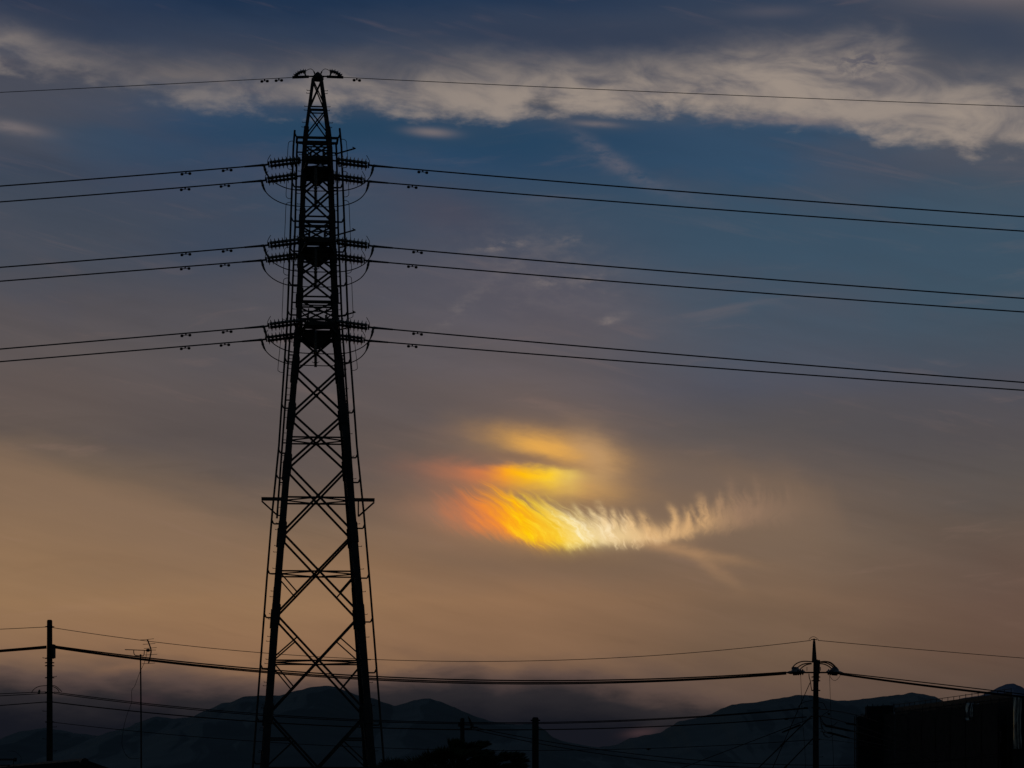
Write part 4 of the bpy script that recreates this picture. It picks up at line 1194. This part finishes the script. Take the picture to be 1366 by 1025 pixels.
# second antenna, low at the picture's left edge
DA2 = 73.0
KB = DA2 / F
ant2 = thing('television_antenna', 'low rooftop antenna with a ribbed boom at the bottom left edge', 'antenna', (P(11.5, 0, DA2).x, DA2, 5.2), 'rooftop antennas')
mb = MB(); mb.tube([Vector((P(11.5, 0, DA2).x, DA2, 5.1)), P(11.5, 1020, DA2)], 0.024, 8); mb.tube([P(-14, 1021, DA2), P(15, 1021, DA2)], 0.6 * KB, 6)
mb.tube([P(15, 1021, DA2), P(18, 1019, DA2), P(18.5, 1014, DA2)], 0.6 * KB, 6); mb.tube([P(-14, 1021, DA2), P(-14, 1014, DA2)], 0.6 * KB, 6); mb.build('mast', 'steel', ant2)
mb = MB(); mb.tube([P(-46, 1013.5, DA2), P(20, 1013.5, DA2)], 0.7 * KB, 6)
for i in range(26):
    c = P(-45 + i * 2.5, 1013.5, DA2); mb.tube([c + Vector((0, -.1, -.01)), c + Vector((0, .1, 0.02))], 0.011, 5); mb.bar(c + Vector((0, 0, -1.6 * KB)), c + Vector((0, 0, 1.6 * KB)), 0.018)
mb.build('boom', 'steel', ant2)
mb = MB(); mb.turned(P(19, 1013.5, DA2), (1, 0, 0), [(0, 1.4 * KB), (0.5 * KB, 2.6 * KB), (3 * KB, 2.6 * KB), (3.4 * KB, 1 * KB)], 10); mb.build('feed_box', 'steel', ant2)
mb = MB()
for i in range(9):
    t = -1 + 2 * i / 8
    mb.tube(catmull([P(10 + 2 * abs(t), 1002 + 0, DA2 + t * .25), P(20, 1003, DA2 + t * .25), P(27, 1009, DA2 + t * .25), P(28, 1015, DA2 + t * .25), P(24, 1022, DA2 + t * .25)], 4), 0.004, 4)
mb.build('reflector_rod', 'steel', ant2)


# ------------------------------------------------------------------ trees
def pine(name, label, trunk_px, D, limbs, blades, cat='tree', m='needle', seed=1, bl=0.22, spread=0.32, drop=4):
    """trunk, limbs reaching to plume centres (px, py, depth, radius) and needle tufts that sweep outwards"""
    rnd = random.Random(seed)
    x0 = P(trunk_px, 1020, D).x
    root = thing(name, label, cat, (x0, D, 0))
    topz = max(P(l[0], l[1], D).z for l in limbs) - 0.3
    tr = [Vector((x0, D, -0.1)), Vector((x0 + .1, D + .05, topz * .35)), Vector((x0 - .05, D - .05, topz * .7)), Vector((x0 + .05, D, topz))]
    mb = MB(); tp = catmull(tr, 5); mb.tube(tp, [0.22 - 0.17 * i / (len(tp) - 1) for i in range(len(tp))], 8)
    trunk = mb.build('trunk', 'bark', root)
    mbl = MB(); mbc = MB()
    for (px, py, dd, rr, ax, az) in limbs:
        c = P(px, py + drop, D); c.y += dd; rr *= 0.85
        s = Vector((x0, D, max(0.8, min(topz, c.z - 0.5 - 0.25 * abs(c.x - x0)))))
        pts = catmull([s, s.lerp(c, .5) + Vector((0, 0, .1)), c], 5)
        mbl.tube(pts, [0.07 - 0.055 * i / (len(pts) - 1) for i in range(len(pts))], 6)
        main = Vector((ax, 0, az))
        for k in range(blades):
            u = Vector((rnd.gauss(0, 1), rnd.gauss(0, 1), rnd.gauss(0, 0.55)))
            u = u.normalized() * (rnd.random() ** 0.45) * rr
            u.z *= 0.62
            if ax > 0.75: u.x *= 1.35; u.z *= 0.6
            p = c + u
            dv = (main + Vector((rnd.uniform(-1, 1), rnd.uniform(-1, 1), rnd.uniform(-.7, .9))) * spread + u * (0.9 / max(rr, .01)) * 0.5).normalized()
            l = bl * rnd.uniform(.5, 1.3); sd_ = dv.cross(Vector((rnd.uniform(-1, 1), rnd.uniform(-1, 1), rnd.uniform(-1, 1)))).normalized() * (l * 0.085)
            mbc.quad(p - sd_, p + sd_, p + dv * l * .6 + sd_ * .7, p + dv * l)
    mbl.build('limb', 'bark', root); mbc.build('crown', m, root)
    return root


pine('pine_tree', 'dark bushy conifer with plumed branch tips in front of the short utility pole', 612, 92,
     [(560, 1018, 0, .55, -.2, .4), (578, 1010, .3, .5, -.1, .5), (596, 1004, -.4, .45, 0, .6), (614, 998, .2, .4, .3, .6), (630, 993, 0, .3, .8, .3), (640, 989, .2, .16, 1, .12),
      (606, 992, .2, .22, .2, .9), (626, 1003, -.6, .5, .8, .2), (641, 1001, .3, .3, 1, .1), (648, 1010, -.3, .4, 1, .1), (662, 1010, .3, .3, 1, .35), (674, 1005, 0, .22, 1, .3), (686, 1004, 0, .15, 1, .12),
      (690, 1011, .2, .22, 1, .1), (684, 1018, -.2, .35, 1, 0), (600, 1020, 0, .7, 0, .3), (640, 1022, .2, .7, .5, .2), (672, 1024, 0, .5, .8, .1), (560, 1032, 0, .7, -.3, .2), (610, 1040, .5, .9, .2, .1), (660, 1040, 0, .8, .5, 0)],
     520, seed=3)
pine('round_shrub', 'rounded leafy bush at the foot of the pylon beside the conifer', 522, 88,
     [(518, 1017, 0, .28, 0, .4), (528, 1015.5, .2, .25, .2, .5), (508, 1025, -.2, .4, -.3, .3), (538, 1020, .2, .35, .3, .3), (522, 1030, 0, .6, 0, .2), (548, 1022, 0, .3, .4, .3), (522, 1050, 0, .8, 0, 0)],
     420, cat='bush', m='leaf', seed=9, bl=0.16, spread=0.9)

# ------------------------------------------------------------------ building under construction
LA = Vector(((1194 - 683) * 340 / F, 340, 0)); LB = Vector(((1351 - 683) * 288 / F, 288, 0))
ZT = CAMZ + (HY - 950) * 340 / F
fd = (LB - LA).normalized(); fl = (LB - LA).length
out_ = Vector((fd.y, -fd.x, 0)); out_ = out_ if out_.x < 0 else -out_


def BP(a, b, z): v = LA + fd * a + out_ * b; return Vector((v.x, v.y, z))


bld = thing('scaffolded_building', 'long dark building under construction with roof railing and scaffold at the lower right', 'building', (LA.x + 12, LA.y - 25, 0))
mb = MB()
fx = Vector((1, 0, 0))
quadp = [BP(0, 0, 0), BP(fl, 0, 0), BP(fl, 0, 0) + Vector((30, 4, 0)), BP(0, 0, 0) + Vector((32, 6, 0))]
mb.plate([p + Vector((0, 0, ZT / 2)) for p in quadp], (0, 0, 1), ZT)
mb.build('wall', 'wallc', bld)
for fz in (3.2, 6.2, 9.2, 12.2):
    mb = MB(); mb.bar(BP(0.2, 0.06, fz), BP(fl - .2, 0.06, fz), 0.1, 0.35, (0, 0, 1)); mb.build('floor_band', 'wallc', bld)
for fz in (4.0, 7.0, 10.0):
    for k in range(9):
        a = 3 + k * 5.4
        mb = MB(); mb.bar(BP(a, 0.03, fz + .9), BP(a + 2.2, 0.03, fz + .9), 0.06, 1.5, (0, 0, 1)); wd = mb.build('window', 'steel', bld)
        mb = MB(); mb.bar(BP(a + .1, 0.075, fz + .9), BP(a + 2.1, 0.075, fz + .9), 0.02, 1.3, (0, 0, 1)); mb.build('pane', 'glass', wd)
# roof-edge guard rail with thin mesh
mb = MB()
zr2 = ZT + 0.85
mb.bar(BP(0.2, 0.1, zr2), BP(fl, 0.1, zr2), 0.06); mb.bar(BP(0.2, 0.1, ZT + .45), BP(fl, 0.1, ZT + .45), 0.035)
mb.bar(BP(0.2, 0.1, ZT + .25), BP(fl, 0.1, ZT + .25), 0.05, 0.5, (0, 0, 1))
k = 0
while k < fl:
    mb.bar(BP(k, 0.1, ZT), BP(k, 0.1, zr2 + (0.12 if int(k) % 3 == 0 else 0)), 0.06); k += 2.6
mb.build('guard_rail', 'steel', bld)
# hoist house on the roof corner
mb = MB()
x0, x1 = (1157.5 - 683) * 340 / F, (1194 - 683) * 340 / F
mb.box((x0, 340.2, 0), (x1, 344, CAMZ + (HY - 953) * 340 / F)); mb.box((x0 + 1.8, 340.6, CAMZ + (HY - 953) * 340 / F), (x1 - .1, 343, CAMZ + (HY - 941) * 340 / F))
mb.box((x0, 340.9, CAMZ + (HY - 953) * 340 / F), (x0 + 1.8, 342.5, CAMZ + (HY - 942) * 340 / F))
for i in range(6):
    x = x0 + .1 + i * .62; mb.bar((x, 341, CAMZ + (HY - 944) * 340 / F), (x, 341, CAMZ + (HY - 940 + (i % 2) * 1.5) * 340 / F), 0.07)
mb.build('hoist_house', 'net', bld)
# scaffold along the facade and round the rear corner
sc_ = MB()
xl_, xr_ = (1142.3 - 683) * 340 / F, (1157.5 - 683) * 340 / F
zs = CAMZ + (HY - 955) * 340 / F
for x in (xl_, (xl_ + xr_) / 2 + .1, xr_ - .1):
    for y in (340, 341.6): sc_.bar((x, y, 0), (x, y, zs + (.25 if x > xl_ + .1 else 0)), 0.1)
z = 1.8
while z < zs + .2:
    for y in (340, 341.6): sc_.bar((xl_, y, z), (xr_, y, z), 0.07)
    sc_.bar((xl_, 340.8, z - .05), (xr_, 340.8, z - .05), 1.2, .06, (0, 0, 1)); z += 1.75
for i in range(17):
    a = i * fl / 16
    for b in (0.5, 1.4): sc_.bar(BP(a, b, 0), BP(a, b, ZT - .1 + 0.2 * (i % 3 == 0)), 0.07)
z = 1.9
while z < ZT:
    for b in (0.5, 1.4): sc_.bar(BP(0, b, z), BP(fl, b, z), 0.06)
    z += 1.8
sc_.build('scaffold', 'steel', bld)
mb = MB()
nx, nz = 30, 10
for s_ in range(1):
    pts_ = []
mb.quad((xl_ + .08, 339.9, 0), (xr_ - .05, 339.9, 0), (xr_ - .05, 339.9, zs - .1), (xl_ + .08, 339.9, zs - .1))
for i in range(16):
    a0, a1 = i * fl / 16 + .04, (i + 1) * fl / 16 - .04
    b0 = 1.5 + 0.05 * (i % 2)
    mb.quad(BP(a0, b0, 0.5), BP(a1, b0, 0.5), BP(a1, b0, ZT - .35 - .12 * (i % 4)), BP(a0, b0, ZT - .35 - .12 * (i % 4)))
mb.build('safety_net', 'net', bld)


def sheet(px0, px1, py0, py1, D, label):
    """wind-creased plastic sheet hung on the scaffold"""
    mb = MB(); nx, nz = 14, 20
    A, B = P(px0, py0, D), P(px1, py1, D)
    for j in range(nz + 1):
        for i in range(nx + 1):
            u, v = i / nx, j / nz
            fold = 0.14 * math.sin(u * 17 + 2.5 * math.sin(v * 3)) + 0.10 * mnoise.noise((u * 3, v * 5, px0))
            mb.v.append(Vector((A.x + (B.x - A.x) * u, D + fold, A.z + (B.z - A.z) * v)))
    for j in range(nz):
        for i in range(nx):
            a = j * (nx + 1) + i; mb.f.append((a, a + 1, a + nx + 2, a + nx + 1))
    o = mb.build('plastic_sheet', 'sheet', None, origin=P((px0 + px1) / 2, py1, D), smooth=True)
    tag(o, label, 'plastic sheet', 'plastic sheets on the scaffolded building')
    return o


fpos = lambda px: None
sheet(1288.5, 1306, 938, 961, 298, 'short creased pale plastic sheet hanging below the building roof railing')
sheet(1352, 1362.5, 930, 999, 285, 'tall narrow pale plastic strip hanging at the building corner')
